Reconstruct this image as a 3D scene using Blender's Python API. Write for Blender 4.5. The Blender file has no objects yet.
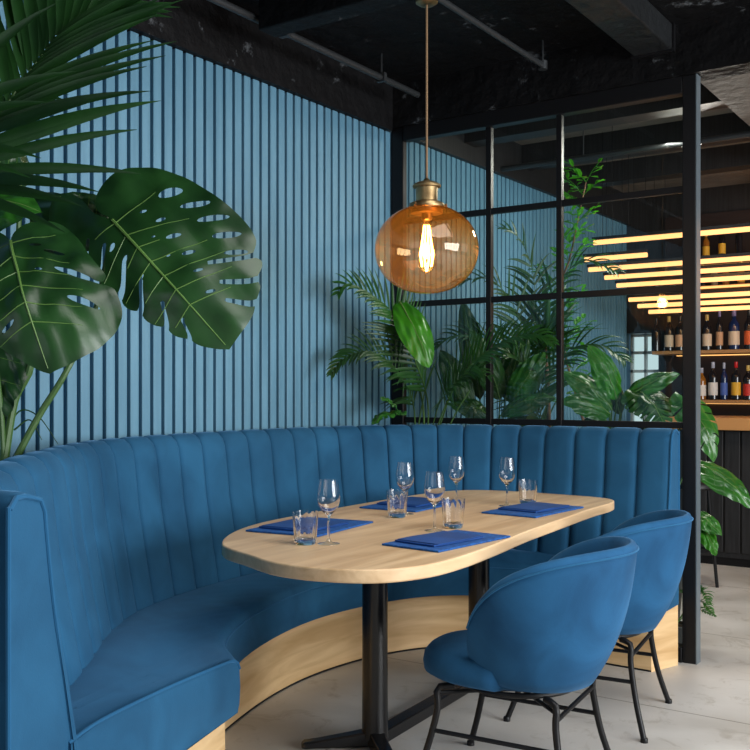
import bpy, bmesh, math, random
from mathutils import Vector, Matrix, noise
from mathutils.geometry import delaunay_2d_cdt

random.seed(7)
PI = math.pi
S = bpy.context.scene
COL = S.collection
V = Vector

# ------------------------------------------------------------------ camera
# world axes: slatted wall is the plane x=0, glazed partition is the plane y=0
CAM = V((2.984, -4.538, 1.25))
FW = V((-0.5647, 0.8253, 0)); RT = V((0.8253, 0.5647, 0))
cam_d = bpy.data.cameras.new('camera'); cam = bpy.data.objects.new('camera', cam_d)
COL.objects.link(cam); S.camera = cam
cam.location = CAM
cam.rotation_euler = (PI / 2, 0, math.atan2(0.5647, 0.8253))
cam_d.sensor_width = 36; cam_d.lens = 981 / 750 * 36
cam_d.shift_y = 0.02; cam_d.clip_start = 0.05

def at(px, py, d):
    """a point of the room at the viewing depth d (metres)"""
    return CAM + FW * d + RT * ((px - 375) / 981 * d) + V((0, 0, (390 - py) / 981 * d))

# ------------------------------------------------------------------ materials
def mat(name, base=(.5, .5, .5), rough=.5, metal=0, **kw):
    m = bpy.data.materials.new(name); m.use_nodes = True
    b = m.node_tree.nodes['Principled BSDF']
    b.inputs['Base Color'].default_value = (*base, 1)
    b.inputs['Roughness'].default_value = rough
    b.inputs['Metallic'].default_value = metal
    for k, v in kw.items():
        b.inputs[k].default_value = v
    return m

def nodes(m):
    nt = m.node_tree
    return nt, nt.nodes, nt.links, nt.nodes['Principled BSDF']

def add_noise(m, c1, c2, scale=5, detail=4, stretch=(1, 1, 1), lo=.35, hi=.65, bump=0, bscale=None, bdist=.01, rough=None, distort=0):
    nt, N, L, b = nodes(m)
    tc = N.new('ShaderNodeTexCoord'); mp = N.new('ShaderNodeMapping')
    mp.inputs['Scale'].default_value = stretch
    L.new(tc.outputs['Object'], mp.inputs[0])
    n = N.new('ShaderNodeTexNoise'); n.inputs['Scale'].default_value = scale
    n.inputs['Detail'].default_value = detail; n.inputs['Distortion'].default_value = distort
    L.new(mp.outputs[0], n.inputs[0])
    r = N.new('ShaderNodeValToRGB')
    r.color_ramp.elements[0].position = lo; r.color_ramp.elements[1].position = hi
    r.color_ramp.elements[0].color = (*c1, 1); r.color_ramp.elements[1].color = (*c2, 1)
    L.new(n.outputs[0], r.inputs[0]); L.new(r.outputs[0], b.inputs['Base Color'])
    if bump:
        n2 = N.new('ShaderNodeTexNoise'); n2.inputs['Scale'].default_value = bscale or scale * 6
        n2.inputs['Detail'].default_value = 5
        L.new(mp.outputs[0], n2.inputs[0])
        bp = N.new('ShaderNodeBump'); bp.inputs['Strength'].default_value = bump; bp.inputs['Distance'].default_value = bdist
        L.new(n2.outputs[0], bp.inputs['Height']); L.new(bp.outputs[0], b.inputs['Normal'])
    if rough:
        mr = N.new('ShaderNodeMapRange'); mr.inputs[3].default_value = rough[0]; mr.inputs[4].default_value = rough[1]
        L.new(n.outputs[0], mr.inputs[0]); L.new(mr.outputs[0], b.inputs['Roughness'])
    return r

def velvet(name, c1, c2, sheen=.6):
    m = mat(name, c1, .85)
    add_noise(m, c1, c2, scale=4.5, detail=7, lo=.32, hi=.74, bump=.15, bscale=220, bdist=.002, distort=.6)
    b = m.node_tree.nodes['Principled BSDF']
    b.inputs['Sheen Weight'].default_value = sheen
    b.inputs['Sheen Roughness'].default_value = .35
    b.inputs['Sheen Tint'].default_value = (.25, .55, .95, 1)
    b.inputs['Specular IOR Level'].default_value = .25
    return m

M = {}
M['velvet'] = velvet('blue_velvet', (.009, .068, .150), (.018, .112, .232), .28)
M['velvet_chair'] = velvet('blue_velvet_chair', (.006, .052, .130), (.020, .122, .275), .28)
M['piping'] = velvet('piping_velvet', (.012, .09, .20), (.016, .11, .24), .5)
M['slat'] = mat('blue_slat_paint', (.16, .33, .44), .55)
add_noise(M['slat'], (.095, .235, .345), (.125, .29, .415), scale=3, stretch=(1, 6, .6), bump=.05, bscale=60)
M['slat_back'] = mat('blue_slat_groove', (.035, .12, .21), .7)  # backing blue darkened, groove shade put into the colour
M['black_paint'] = mat('black_ceiling_paint', (.006, .006, .007), .6, **{'Specular IOR Level': .15})
def chipped(m, c, chip=(.10, .11, .12), sc=7, lo=.66, hi=.70, bump=.5):
    nt, N, L, b = nodes(m)
    r = add_noise(m, c, tuple(x * 1.8 for x in c), scale=1.7, detail=5, bump=bump, bscale=14, bdist=.03)
    tc = N.new('ShaderNodeTexCoord'); n = N.new('ShaderNodeTexNoise')
    n.inputs['Scale'].default_value = sc; n.inputs['Detail'].default_value = 9; n.inputs['Roughness'].default_value = .75
    L.new(tc.outputs['Object'], n.inputs[0])
    rr = N.new('ShaderNodeValToRGB'); rr.color_ramp.elements[0].position = lo; rr.color_ramp.elements[1].position = hi
    L.new(n.outputs[0], rr.inputs[0])
    mx = N.new('ShaderNodeMix'); mx.data_type = 'RGBA'
    L.new(rr.outputs[0], mx.inputs[0]); L.new(r.outputs[0], mx.inputs[6]); mx.inputs[7].default_value = (*chip, 1)
    L.new(mx.outputs[2], b.inputs['Base Color'])
chipped(M['black_paint'], (.004, .004, .0045), (.09, .10, .11), sc=6, lo=.60, hi=.66)
M['bar_ceiling'] = mat('grey_bar_ceiling', (.1, .09, .08), .8)
chipped(M['bar_ceiling'], (.13, .115, .10), (.2, .17, .14), 4, .58, .64)  # grey concrete, lightened in colour to stand in for bounced light
M['black_metal'] = mat('black_metal', (.006, .006, .007), .42, **{'Specular IOR Level': .3})
M['black_gloss'] = mat('black_gloss_metal', (.008, .008, .009), .25)
M['grey_metal'] = mat('grey_conduit', (.06, .065, .07), .4, .6)
M['edge_metal'] = mat('post_edge_grey', (.16, .2, .23), .35, .4)
M['dark_wall'] = mat('dark_panelling', (.012, .012, .013), .5)
add_noise(M['dark_wall'], (.009, .009, .010), (.02, .02, .022), scale=6, stretch=(12, 12, .6))
M['bar_back'] = mat('dark_maroon_back', (.018, .009, .008), .6)
M['shelf_wood'] = mat('amber_shelf_wood', (.45, .22, .08), .45)
M['bar_wood'] = mat('bar_counter_wood', (.5, .25, .09), .4)
def wood(name, c1, c2, stretch, knots=False, rough=.42):
    m = mat(name, c1, rough)
    r = add_noise(m, c1, c2, scale=2.0, detail=8, stretch=stretch, lo=.32, hi=.68, bump=.05, bscale=9, distort=.8, rough=(rough - .05, rough + .1))
    return m
M['table_wood'] = wood('pale_oak_top', (.56, .36, .19), (.76, .54, .32), (9, .8, 9))
M['plinth_wood'] = wood('pale_plywood', (.58, .35, .15), (.82, .57, .30), (.9, .9, 9), rough=.5)
M['blue_mat'] = mat('blue_placemat', (.004, .045, .30), .8)
add_noise(M['blue_mat'], (.001, .05, .22), (.003, .105, .40), scale=90, detail=2, bump=.8, bscale=160, bdist=.004)
M['napkin'] = mat('blue_napkin', (.004, .045, .32), .75)
add_noise(M['napkin'], (.001, .042, .19), (.002, .062, .27), scale=6, bump=.2, bscale=260, bdist=.002)
M['brass'] = mat('aged_brass', (.32, .22, .10), .32, .9)
add_noise(M['brass'], (.20, .13, .06), (.42, .30, .15), scale=20, rough=(.25, .5))
M['twine'] = mat('twisted_cord', (.20, .12, .06), .8)
M['soil'] = mat('soil', (.03, .02, .012), .95)
M['pot'] = mat('dark_pot', (.02, .022, .024), .5)
M['white_wall'] = mat('pale_wall', (.5, .55, .55), .8)

# floor: pale concrete with saw-cut joints
M['floor'] = mat('concrete_floor', (.5, .48, .45), .45)
def floor_mat(m):
    nt, N, L, b = nodes(m)
    r = add_noise(m, (.44, .415, .375), (.68, .655, .62), scale=1.6, detail=9, lo=.3, hi=.7, bump=.12, bscale=30, bdist=.004, rough=(.32, .6), distort=.4)
    tc = N.new('ShaderNodeTexCoord')
    n = N.new('ShaderNodeTexNoise'); n.inputs['Scale'].default_value = 6; n.inputs['Detail'].default_value = 8
    n.inputs['Roughness'].default_value = .7; n.inputs['Distortion'].default_value = 1.2
    L.new(tc.outputs['Object'], n.inputs[0])
    rr = N.new('ShaderNodeValToRGB'); rr.color_ramp.elements[0].position = .33; rr.color_ramp.elements[1].position = .45
    rr.color_ramp.elements[0].color = (.62, .58, .52, 1); rr.color_ramp.elements[1].color = (1, 1, 1, 1)
    L.new(n.outputs[0], rr.inputs[0])
    mx = N.new('ShaderNodeMix'); mx.data_type = 'RGBA'; mx.blend_type = 'MULTIPLY'; mx.inputs[0].default_value = .6
    L.new(r.outputs[0], mx.inputs[6]); L.new(rr.outputs[0], mx.inputs[7])
    br = N.new('ShaderNodeTexBrick'); br.offset = 0; br.inputs['Scale'].default_value = 1
    br.inputs['Mortar Size'].default_value = .004; br.inputs['Brick Width'].default_value = 1.3; br.inputs['Row Height'].default_value = 1.3
    br.inputs['Color1'].default_value = (1, 1, 1, 1); br.inputs['Color2'].default_value = (.96, .96, .96, 1); br.inputs['Mortar'].default_value = (.45, .43, .4, 1)
    mp = N.new('ShaderNodeMapping'); mp.inputs['Location'].default_value = (.38, .72, 0)
    L.new(tc.outputs['Object'], mp.inputs[0]); L.new(mp.outputs[0], br.inputs[0])
    m2 = N.new('ShaderNodeMix'); m2.data_type = 'RGBA'; m2.blend_type = 'MULTIPLY'; m2.inputs[0].default_value = 1
    L.new(mx.outputs[2], m2.inputs[6]); L.new(br.outputs[0], m2.inputs[7])
    L.new(m2.outputs[2], b.inputs['Base Color'])
floor_mat(M['floor'])

def leafmat(name, c1, c2, rough=.3, trans=.18):
    m = mat(name, c1, rough)
    add_noise(m, c1, c2, scale=7, detail=3, bump=.12, bscale=28, bdist=.004)
    nt, N, L, b = nodes(m)
    tr = N.new('ShaderNodeBsdfTranslucent'); tr.inputs[0].default_value = (c2[0] * 1.6, c2[1] * 1.6, c2[2] * .8, 1)
    mx = N.new('ShaderNodeMixShader'); mx.inputs[0].default_value = trans
    out = [n for n in N if n.type == 'OUTPUT_MATERIAL'][0]
    L.new(b.outputs[0], mx.inputs[1]); L.new(tr.outputs[0], mx.inputs[2]); L.new(mx.outputs[0], out.inputs[0])
    return m
M['monstera'] = leafmat('monstera_green', (.007, .033, .009), (.017, .070, .016), .33, .08)
M['monstera_dark'] = leafmat('monstera_dark', (.006, .028, .009), (.012, .05, .014), .3, .06)
M['palm'] = leafmat('palm_green', (.010, .055, .010), (.022, .10, .016), .4, .2)
M['palm_deep'] = leafmat('palm_deep_green', (.008, .036, .010), (.016, .07, .014), .42, .15)
M['bright_leaf'] = leafmat('bright_leaf', (.028, .17, .008), (.05, .26, .014), .35, .3)
M['mid_leaf'] = leafmat('mid_leaf', (.018, .10, .012), (.034, .17, .02), .3, .2)
M['vein'] = mat('leaf_vein', (.10, .20, .045), .45)
M['stem'] = mat('plant_stem', (.055, .13, .03), .45)
M['trunk'] = mat('plant_trunk', (.16, .09, .045), .85)
M['trunk'] and add_noise(M['trunk'], (.10, .055, .03), (.26, .15, .08), scale=9, stretch=(1, 1, 4))

def schlick(N, L, k=1.0):
    lw = N.new('ShaderNodeLayerWeight'); lw.inputs[0].default_value = .5
    p = N.new('ShaderNodeMath'); p.operation = 'POWER'; p.inputs[1].default_value = 4.5
    m = N.new('ShaderNodeMath'); m.operation = 'MULTIPLY_ADD'; m.inputs[1].default_value = .9 * k; m.inputs[2].default_value = .05 * k; m.use_clamp = True
    L.new(lw.outputs['Facing'], p.inputs[0]); L.new(p.outputs[0], m.inputs[0]); return m
def thin_glass(name, tint=(1, 1, 1), refl=1.0, rough=0.0):
    m = bpy.data.materials.new(name); m.use_nodes = True
    N = m.node_tree.nodes; L = m.node_tree.links; N.clear()
    o = N.new('ShaderNodeOutputMaterial'); mx = N.new('ShaderNodeMixShader')
    t = N.new('ShaderNodeBsdfTransparent'); t.inputs[0].default_value = (*tint, 1)
    g = N.new('ShaderNodeBsdfGlossy'); g.inputs['Roughness'].default_value = rough
    mu = schlick(N, L, refl); L.new(mu.outputs[0], mx.inputs[0])
    L.new(t.outputs[0], mx.inputs[1]); L.new(g.outputs[0], mx.inputs[2]); L.new(mx.outputs[0], o.inputs[0])
    return m
M['pane'] = thin_glass('window_glass', (.84, .91, .88), 1.3)
def solid_glass(name, col=(1, 1, 1), ior=1.45):
    m = bpy.data.materials.new(name); m.use_nodes = True
    N = m.node_tree.nodes; L = m.node_tree.links; N.clear()
    o = N.new('ShaderNodeOutputMaterial'); g = N.new('ShaderNodeBsdfGlass')
    g.inputs['Color'].default_value = (*col, 1); g.inputs['Roughness'].default_value = 0; g.inputs['IOR'].default_value = ior
    L.new(g.outputs[0], o.inputs[0]); return m
M['clear'] = solid_glass('clear_glass')
def amber():
    m = bpy.data.materials.new('amber_glass'); m.use_nodes = True
    N = m.node_tree.nodes; L = m.node_tree.links; N.clear()
    o = N.new('ShaderNodeOutputMaterial')
    t = N.new('ShaderNodeBsdfTransparent'); g = N.new('ShaderNodeBsdfGlossy'); g.inputs['Roughness'].default_value = .02
    g.inputs[0].default_value = (1, .85, .7, 1)
    lw = N.new('ShaderNodeLayerWeight'); lw.inputs[0].default_value = .35
    cr = N.new('ShaderNodeValToRGB')
    e = cr.color_ramp.elements; e[0].position = 0; e[0].color = (.99, .90, .73, 1); e[1].position = .97; e[1].color = (.85, .42, .10, 1)
    x = cr.color_ramp.elements.new(.55); x.color = (.97, .78, .48, 1)
    L.new(lw.outputs['Facing'], cr.inputs[0])
    # the glass is blown darker towards the neck
    tc = N.new('ShaderNodeTexCoord'); sp = N.new('ShaderNodeSeparateXYZ'); L.new(tc.outputs['Object'], sp.inputs[0])
    mr = N.new('ShaderNodeMapRange'); mr.inputs[1].default_value = .0; mr.inputs[2].default_value = .15
    L.new(sp.outputs[2], mr.inputs[0])
    mx = N.new('ShaderNodeMix'); mx.data_type = 'RGBA'; mx.blend_type = 'MULTIPLY'
    L.new(mr.outputs[0], mx.inputs[0]); L.new(cr.outputs[0], mx.inputs[6]); mx.inputs[7].default_value = (.80, .42, .18, 1)
    L.new(mx.outputs[2], t.inputs[0])
    f = schlick(N, L, 1.1)
    tl = N.new('ShaderNodeBsdfTranslucent'); tl.inputs[0].default_value = (1, .50, .12, 1)
    m0 = N.new('ShaderNodeMixShader'); m0.inputs[0].default_value = .055; L.new(t.outputs[0], m0.inputs[1]); L.new(tl.outputs[0], m0.inputs[2])
    ms = N.new('ShaderNodeMixShader'); L.new(f.outputs[0], ms.inputs[0]); L.new(m0.outputs[0], ms.inputs[1]); L.new(g.outputs[0], ms.inputs[2])
    L.new(ms.outputs[0], o.inputs[0]); return m
M['amber'] = amber()
def emit(name, col, s):
    m = bpy.data.materials.new(name); m.use_nodes = True
    N = m.node_tree.nodes; L = m.node_tree.links; N.clear()
    o = N.new('ShaderNodeOutputMaterial'); e = N.new('ShaderNodeEmission'); e.inputs[0].default_value = (*col, 1); e.inputs[1].default_value = s
    L.new(e.outputs[0], o.inputs[0]); return m
M['led'] = emit('led_strip', (1, .44, .16), 2.3)
M['led_dim'] = emit('shelf_led', (1, .50, .16), 1.6)
M['filament'] = emit('filament', (1, .60, .18), 26)
M['daylight'] = emit('window_daylight', (.75, .95, 1), .75)

# ------------------------------------------------------------------ mesh helpers
class MB:
    def __init__(s): s.v = []; s.f = []
    def add(s, vs, fs):
        b = len(s.v); s.v += [V(p) for p in vs]; s.f += [tuple(b + i for i in f) for f in fs]; return s
    def box(s, lo, hi, rz=0, piv=None):
        x0, y0, z0 = lo; x1, y1, z1 = hi
        vs = [V(p) for p in ((x0, y0, z0), (x1, y0, z0), (x1, y1, z0), (x0, y1, z0), (x0, y0, z1), (x1, y0, z1), (x1, y1, z1), (x0, y1, z1))]
        if rz:
            c = V(piv) if piv else V(((x0 + x1) / 2, (y0 + y1) / 2, 0)); R = Matrix.Rotation(rz, 3, 'Z')
            vs = [c + R @ (p - c) for p in vs]
        return s.add(vs, [(0, 3, 2, 1), (4, 5, 6, 7), (0, 1, 5, 4), (1, 2, 6, 5), (2, 3, 7, 6), (3, 0, 4, 7)])
    def tube(s, pts, r, n=10, closed=False, flat=1.0):
        pts = [V(p) for p in pts]; k = len(pts); rs = r if isinstance(r, (list, tuple)) else [r] * k
        vs = []; up = None
        for i, p in enumerate(pts):
            if closed: t = pts[(i + 1) % k] - pts[i - 1]
            else: t = pts[min(i + 1, k - 1)] - pts[max(i - 1, 0)]
            t.normalize()
            if up is None: up = V((0, 0, 1)) if abs(t.z) < .9 else V((1, 0, 0))
            a = t.cross(up); a.normalize(); b = a.cross(t); b.normalize(); up = b
            for j in range(n):
                w = 2 * PI * j / n; vs.append(p + a * math.cos(w) * rs[i] + b * math.sin(w) * rs[i] * flat)
        fs = []
        for i in range(k if closed else k - 1):
            for j in range(n):
                q = (i + 1) % k
                fs.append((i * n + j, i * n + (j + 1) % n, q * n + (j + 1) % n, q * n + j))
        if not closed:
            fs.append(tuple(range(n))[::-1]); fs.append(tuple((k - 1) * n + j for j in range(n)))
        return s.add(vs, fs)
    def lathe(s, prof, c=(0, 0, 0), n=32, mod=None, capb=True, capt=True):
        vs = []
        for (r, z) in prof:
            for j in range(n):
                w = 2 * PI * j / n; q = r * (mod(w, z) if mod else 1)
                vs.append(V(c) + V((q * math.cos(w), q * math.sin(w), z)))
        fs = []
        for i in range(len(prof) - 1):
            for j in range(n):
                fs.append((i * n + j, i * n + (j + 1) % n, (i + 1) * n + (j + 1) % n, (i + 1) * n + j))
        if capb: fs.append(tuple(range(n))[::-1])
        if capt: fs.append(tuple((len(prof) - 1) * n + j for j in range(n)))
        return s.add(vs, fs)
    def loft(s, rings, closed_ring=True, caps=True):
        n = len(rings[0]); vs = [p for r in rings for p in r]; fs = []
        for i in range(len(rings) - 1):
            for j in range(n if closed_ring else n - 1):
                fs.append((i * n + j, i * n + (j + 1) % n, (i + 1) * n + (j + 1) % n, (i + 1) * n + j))
        if caps and closed_ring:
            fs.append(tuple(range(n))[::-1]); fs.append(tuple((len(rings) - 1) * n + j for j in range(n)))
        return s.add(vs, fs)
    def obj(s, name, m, parent=None, smooth=True, bevel=0, sub=0, loc=None, angle=40, recalc=True):
        me = bpy.data.meshes.new(name)
        o = bpy.data.objects.new(name, me); COL.objects.link(o)
        org = V(loc) if loc is not None else V((0, 0, 0))
        me.from_pydata([tuple(p - org) for p in s.v], [], s.f)
        bm = bmesh.new(); bm.from_mesh(me); bmesh.ops.recalc_face_normals(bm, faces=bm.faces) if recalc else None
        if smooth:
            for f in bm.faces: f.smooth = True
            for e in bm.edges:
                if len(e.link_faces) == 2 and e.calc_face_angle(0) > math.radians(angle): e.smooth = False
        bm.to_mesh(me); bm.free()
        me.materials.append(M[m] if isinstance(m, str) else m)
        o.location = org
        if parent is not None:
            o.parent = parent
            o.location = org - abs_loc(parent)
        if bevel:
            b = o.modifiers.new('bevel', 'BEVEL'); b.width = bevel; b.segments = 3; b.limit_method = 'ANGLE'; b.angle_limit = math.radians(35)
        if sub:
            b = o.modifiers.new('sub', 'SUBSURF'); b.levels = sub; b.render_levels = sub
        return o

def abs_loc(o):
    l = V((0, 0, 0))
    while o is not None: l = l + o.location; o = o.parent
    return l
def tag(o, label=None, cat=None, group=None, kind=None):
    if label: o['label'] = label
    if cat: o['category'] = cat
    if group: o['group'] = group
    if kind: o['kind'] = kind
    return o
def thing(name, label, cat, loc=(0, 0, 0), group=None):
    o = bpy.data.objects.new(name, None); COL.objects.link(o); o.location = loc; o.empty_display_size = .1
    return tag(o, label, cat, group)
def struct(name, mb, m, **k):
    o = mb.obj(name, m, **k); o['kind'] = 'structure'; return o
def copy_tree(o, parent=None):
    c = o.copy(); COL.objects.link(c); c.parent = parent
    for ch in list(o.children): copy_tree(ch, c)
    return c
def cr(P, n):
    """Catmull-Rom through the points, resampled to n equal steps"""
    P = [V(p) for p in P]; Q = [P[0] * 2 - P[1]] + P + [P[-1] * 2 - P[-2]]; out = []
    for i in range(1, len(Q) - 2):
        for k in range(24):
            t = k / 24; a, b, c, d = Q[i - 1:i + 3]
            out.append(.5 * ((2 * b) + (c - a) * t + (2 * a - 5 * b + 4 * c - d) * t * t + (3 * b - a - 3 * c + d) * t ** 3))
    out.append(P[-1]); L = [0]
    for i in range(1, len(out)): L.append(L[-1] + (out[i] - out[i - 1]).length)
    res = []; j = 0
    for i in range(n):
        s = L[-1] * i / (n - 1)
        while j < len(L) - 2 and L[j + 1] < s: j += 1
        w = (s - L[j]) / max(1e-9, L[j + 1] - L[j]); res.append(out[j].lerp(out[j + 1], min(1, w)))
    return res

# ------------------------------------------------------------------ the setting
CZ = 2.92
struct('floor', MB().box((-.15, -8.2, -.1), (7, 3.9, 0)), 'floor', smooth=False)
struct('ceiling', MB().box((-.15, -8.2, CZ), (7, -.0, CZ + .1)), 'black_paint', smooth=False)
o = struct('ceiling', MB().box((-.15, .1, CZ), (7, 3.9, CZ + .1)), 'bar_ceiling', smooth=False); o.name = 'ceiling_bar'
w = struct('wall_left', MB().box((-.15, -8.2, 0), (-.022, 3.9, CZ)), 'slat_back', smooth=False)
sl = MB(); y = -6.0
while y < 3.62:
    sl.box((-.022, y, 0), (0, y + .0435, 2.67)); y += .0605
sl.obj('slat_cladding', 'slat', w, bevel=.003)
MB().box((-.022, -8.2, 2.67), (.03, -.05, CZ)).obj('upper_band', 'black_paint', w, smooth=False)
MB().box((-.022, .12, 2.67), (.03, 3.7, CZ)).obj('upper_band', 'dark_wall', w, smooth=False)
struct('wall_back', MB().box((.27, 3.7, 0), (7, 3.9, CZ)).box((-.022, 3.7, 0), (.27, 3.9, .95)).box((-.022, 3.7, 1.74), (.27, 3.9, CZ)), 'dark_wall', smooth=False)
wn = struct('window_1', MB().box((0, 3.84, .95), (.27, 3.86, 1.74)), 'daylight', smooth=False)
f = MB()
for zz in (.95, 1.40, 1.56, 1.71): f.box((0, 3.76, zz), (.27, 3.8, zz + .025))
for xx in (0, .12, .245): f.box((xx, 3.76, .95), (xx + .02, 3.8, 1.74))
f.obj('window_frame', 'white_wall', wn, smooth=False)

# header beam above the partition
struct('trim_1', MB().box((0, -.05, 2.69), (7, .1, CZ)), 'black_paint', smooth=False)
# ceiling beam, duct and conduits
tag(MB().box((.30, -1.47, 2.735), (4.6, -1.36, 2.92)).obj('ceiling_beam', 'black_paint', smooth=False, bevel=.006), kind='structure')
d = tag(MB().box((1.40, -6, 2.80), (1.58, -.06, CZ - .002)).obj('air_duct', 'black_metal', bevel=.008), 'square black air duct running under the ceiling into the header beam', 'duct')
chip = mat('duct_paint', (.02, .02, .022), .4); chipped(chip, (.009, .010, .011), (.10, .11, .12), 9, .60, .66); d.data.materials[0] = chip
for yy in (-4.4, -2.9, -1.2, -.10):
    MB().box((1.39, yy, 2.79), (1.59, yy + .025, CZ - .003)).obj('duct_flange', 'black_metal', d, smooth=False)
t = thing('conduit', 'grey conduit pipe under the ceiling nearest the blue slatted wall', 'pipe', (.26, -.16, 2.8))
MB().tube([(.26, -5, 2.8), (.26, -3, 2.8), (.26, -.16, 2.8)], .016).obj('pipe', 'grey_metal', t)
for yy in (-3.6, -2.2, -1.25, -.5):
    MB().tube([(.26, yy, 2.81), (.26, yy, 2.92)], .005, 6).box((.235, yy - .012, 2.78), (.285, yy + .012, 2.822)).obj('hanger', 'grey_metal', t)
t = thing('conduit', 'grey conduit pipe under the ceiling between pendant lamp and air duct', 'pipe', (1.0, -.22, 2.8))
MB().tube([(1.0, -5, 2.8), (1.0, -1.0, 2.8), (1.0, -.22, 2.8)], .013).obj('pipe', 'grey_metal', t)
MB().lathe([(.0, -.02), (.022, -.02), (.022, .02), (0, .02)], (1.0, -.22, 2.8), 12).tube([(1.0, -.22, 2.8), (1.0, -.22, 2.92)], .005, 6).obj('end_bracket', 'grey_metal', t)
MB().tube([(1.0, -2.2, 2.81), (1.0, -2.2, 2.92)], .005, 6).obj('hanger', 'grey_metal', t)
# bar room beams
for i, (xa, xb) in enumerate(((1.62, 1.86), (3.0, 3.25))):
    struct('trim_2', MB().box((xa, .1, 2.72), (xb, 3.7, CZ)), 'bar_ceiling', smooth=False)
for ya in (.75, 1.55, 2.35):
    struct('trim_3', MB().box((0.03, ya, 2.77), (5, ya + .14, CZ)), 'dark_wall', smooth=False)
t = thing('conduit', 'thin pipe under the bar room ceiling seen through the glass', 'pipe', (.03, 1.2, 2.7))
MB().tube([(.03, 1.25, 2.70), (5, 1.25, 2.70)], .018).obj('pipe', 'grey_metal', t)
for xx in (.6, 2.2, 3.8): MB().tube([(xx, 1.25, 2.71), (xx, 1.25, CZ - .001)], .004, 6).obj('hanger', 'grey_metal', t)

# ------------------------------------------------------------------ glazed partition
pt = thing('glazed_partition', 'black metal framed glass partition behind the banquette, three panes wide', 'partition', (0, 0, 0))
PX0, PX1 = .0, 1.60
xs = [(.0, .085), (.585, .615), (.978, 1.006)]
zs = [1.072, 1.715, 2.163, 2.62]
MB().box((1.606, -.03, 0), (1.668, .03, 2.69)).obj('post', 'black_metal', pt, bevel=.004)
MB().box((1.668, -.03, 0), (1.672, .03, 2.69)).obj('post_edge', 'edge_metal', pt, smooth=False)
MB().box((.0, -.02, 0), (.078, .02, 2.69)).obj('post', 'black_metal', pt, bevel=.004)
MB().box((.085, -.03, 2.612), (1.606, .03, 2.69)).obj('top_rail', 'black_metal', pt, bevel=.003)
MB().box((.085, -.04, 0), (1.606, .04, .07)).obj('bottom_rail', 'black_metal', pt, bevel=.003)
for z0, z1 in ((1.072, 1.102), (1.703, 1.733), (2.16, 2.19)):
    MB().box((.085, -.014, z0), (1.606, .014, z1)).obj('crossbar', 'black_metal', pt, bevel=.002)
for x0, x1 in xs[1:]:
    MB().box((x0, -.016, .07), (x1, .016, 2.612)).obj('mullion', 'black_metal', pt, bevel=.002)
for a, b in ((.085, .585), (.615, .978), (1.006, 1.606)):
    for c, e in ((.07, 1.072), (1.102, 1.703), (1.733, 2.16), (2.19, 2.612)):
        me = MB().add([(a, 0, c), (b, 0, c), (b, 0, e), (a, 0, e)], [(0, 1, 2, 3)])
        me.obj('glass_pane', 'pane', pt, smooth=False)

# ------------------------------------------------------------------ banquette
FL = 33                      # flutes
SUBS = (0, .025, .06, .12, .25, .5, .75, .88, .94, .975)
NS = FL * len(SUBS) + 1
OUT = [(1.325, -3.371, 0), (1.128, -3.394, 0), (.95, -3.28, 0), (.765, -3.06, 0), (.57, -2.80, 0), (.36, -2.54, 0), (.17, -2.2, 0), (.065, -1.7, 0), (.05, -1.15, 0),
       (.13, -.66, 0), (.38, -.26, 0), (.78, -.085, 0), (1.15, -.07, 0), (1.603, -.07, 0)]
PL = [(.915, -2.325, 0), (.62, -2.11, 0), (.44, -1.70, 0), (.345, -1.25, 0), (.37, -.83, 0), (.50, -.50, 0), (.72, -.33, 0), (1.1, -.26, 0), (1.54, -.26, 0)]
SF = [(.965, -2.315, 0), (.73, -2.12, 0), (.54, -1.76, 0), (.43, -1.30, 0), (.455, -.90, 0), (.58, -.58, 0), (.80, -.41, 0), (1.15, -.33, 0), (1.56, -.33, 0)]
_fine = cr(OUT, 3301)
PHS = [k + q for k in range(FL) for q in SUBS] + [FL]
out = [_fine[min(3300, round(q / FL * 3300))] for q in PHS]
def normals(c):
    r = []
    for i in range(len(c)):
        t = c[min(i + 1, len(c) - 1)] - c[max(i - 1, 0)]; t.normalize(); r.append(V((t.y, -t.x, 0)))
    return r
nrm = normals(out)   # pointing to the sitters' side
NE = V((-.435, .90, 0)).normalized()      # the open end is cut square to the back
for i in range(0, 34): nrm[i] = NE.lerp(nrm[34], i / 34).normalized()
# even the normals out so that the inner side stays smooth
for _ in range(30):
    nrm = [nrm[0]] + [(nrm[i - 1] + nrm[i] * 2 + nrm[i + 1]).normalized() for i in range(1, NS - 1)] + [nrm[-1]]
bq = thing('banquette', 'long curved blue velvet banquette with fluted back and pale wood plinth', 'banquette', (.5, -1.2, 0))
rings = []
seam_i = []
TB, TT, ZT = .20, .105, 1.076
def thick(i):                # the back is deeper towards its open end
    k = max(0, 1 - i / 90); return 1 + .42 * k * k
for i in range(NS):
    p, n = out[i], nrm[i]
    ph = PHS[i] % 1.0
    g = 1 - abs(2 * ph - 1) ** 9            # 0 at the seam, 1 on the flute
    if i in (0, NS - 1): g = .6
    B = .020 * (g - 1)
    k = thick(i)
    tb, tt = TB * k, TT * (1 + (k - 1) * .9)
    zt = ZT - (.03 * max(0, 1 - i / 60))
    prof = [(.0, .274), (.0, .5), (.0, zt - .06), (.004, zt - .03 + B * .3), (.018, zt - .009 + B * .6), (.04, zt + B * .8), (.075, zt - .003 + B),
            (tt - .012, zt - .018 + B * .9), (tt + B + .008, zt - .05), (tt + B + .016, zt - .10), (tt + (tb - tt) * .35 + B, zt - .26),
            (tt + (tb - tt) * .7 + B, .62), (tb + B, .46), (tb + B, .274)]
    rings.append([p + n * a + V((0, 0, z)) for a, z in prof])
MB().loft(rings).obj('backrest', 'velvet', bq, angle=50)
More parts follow.
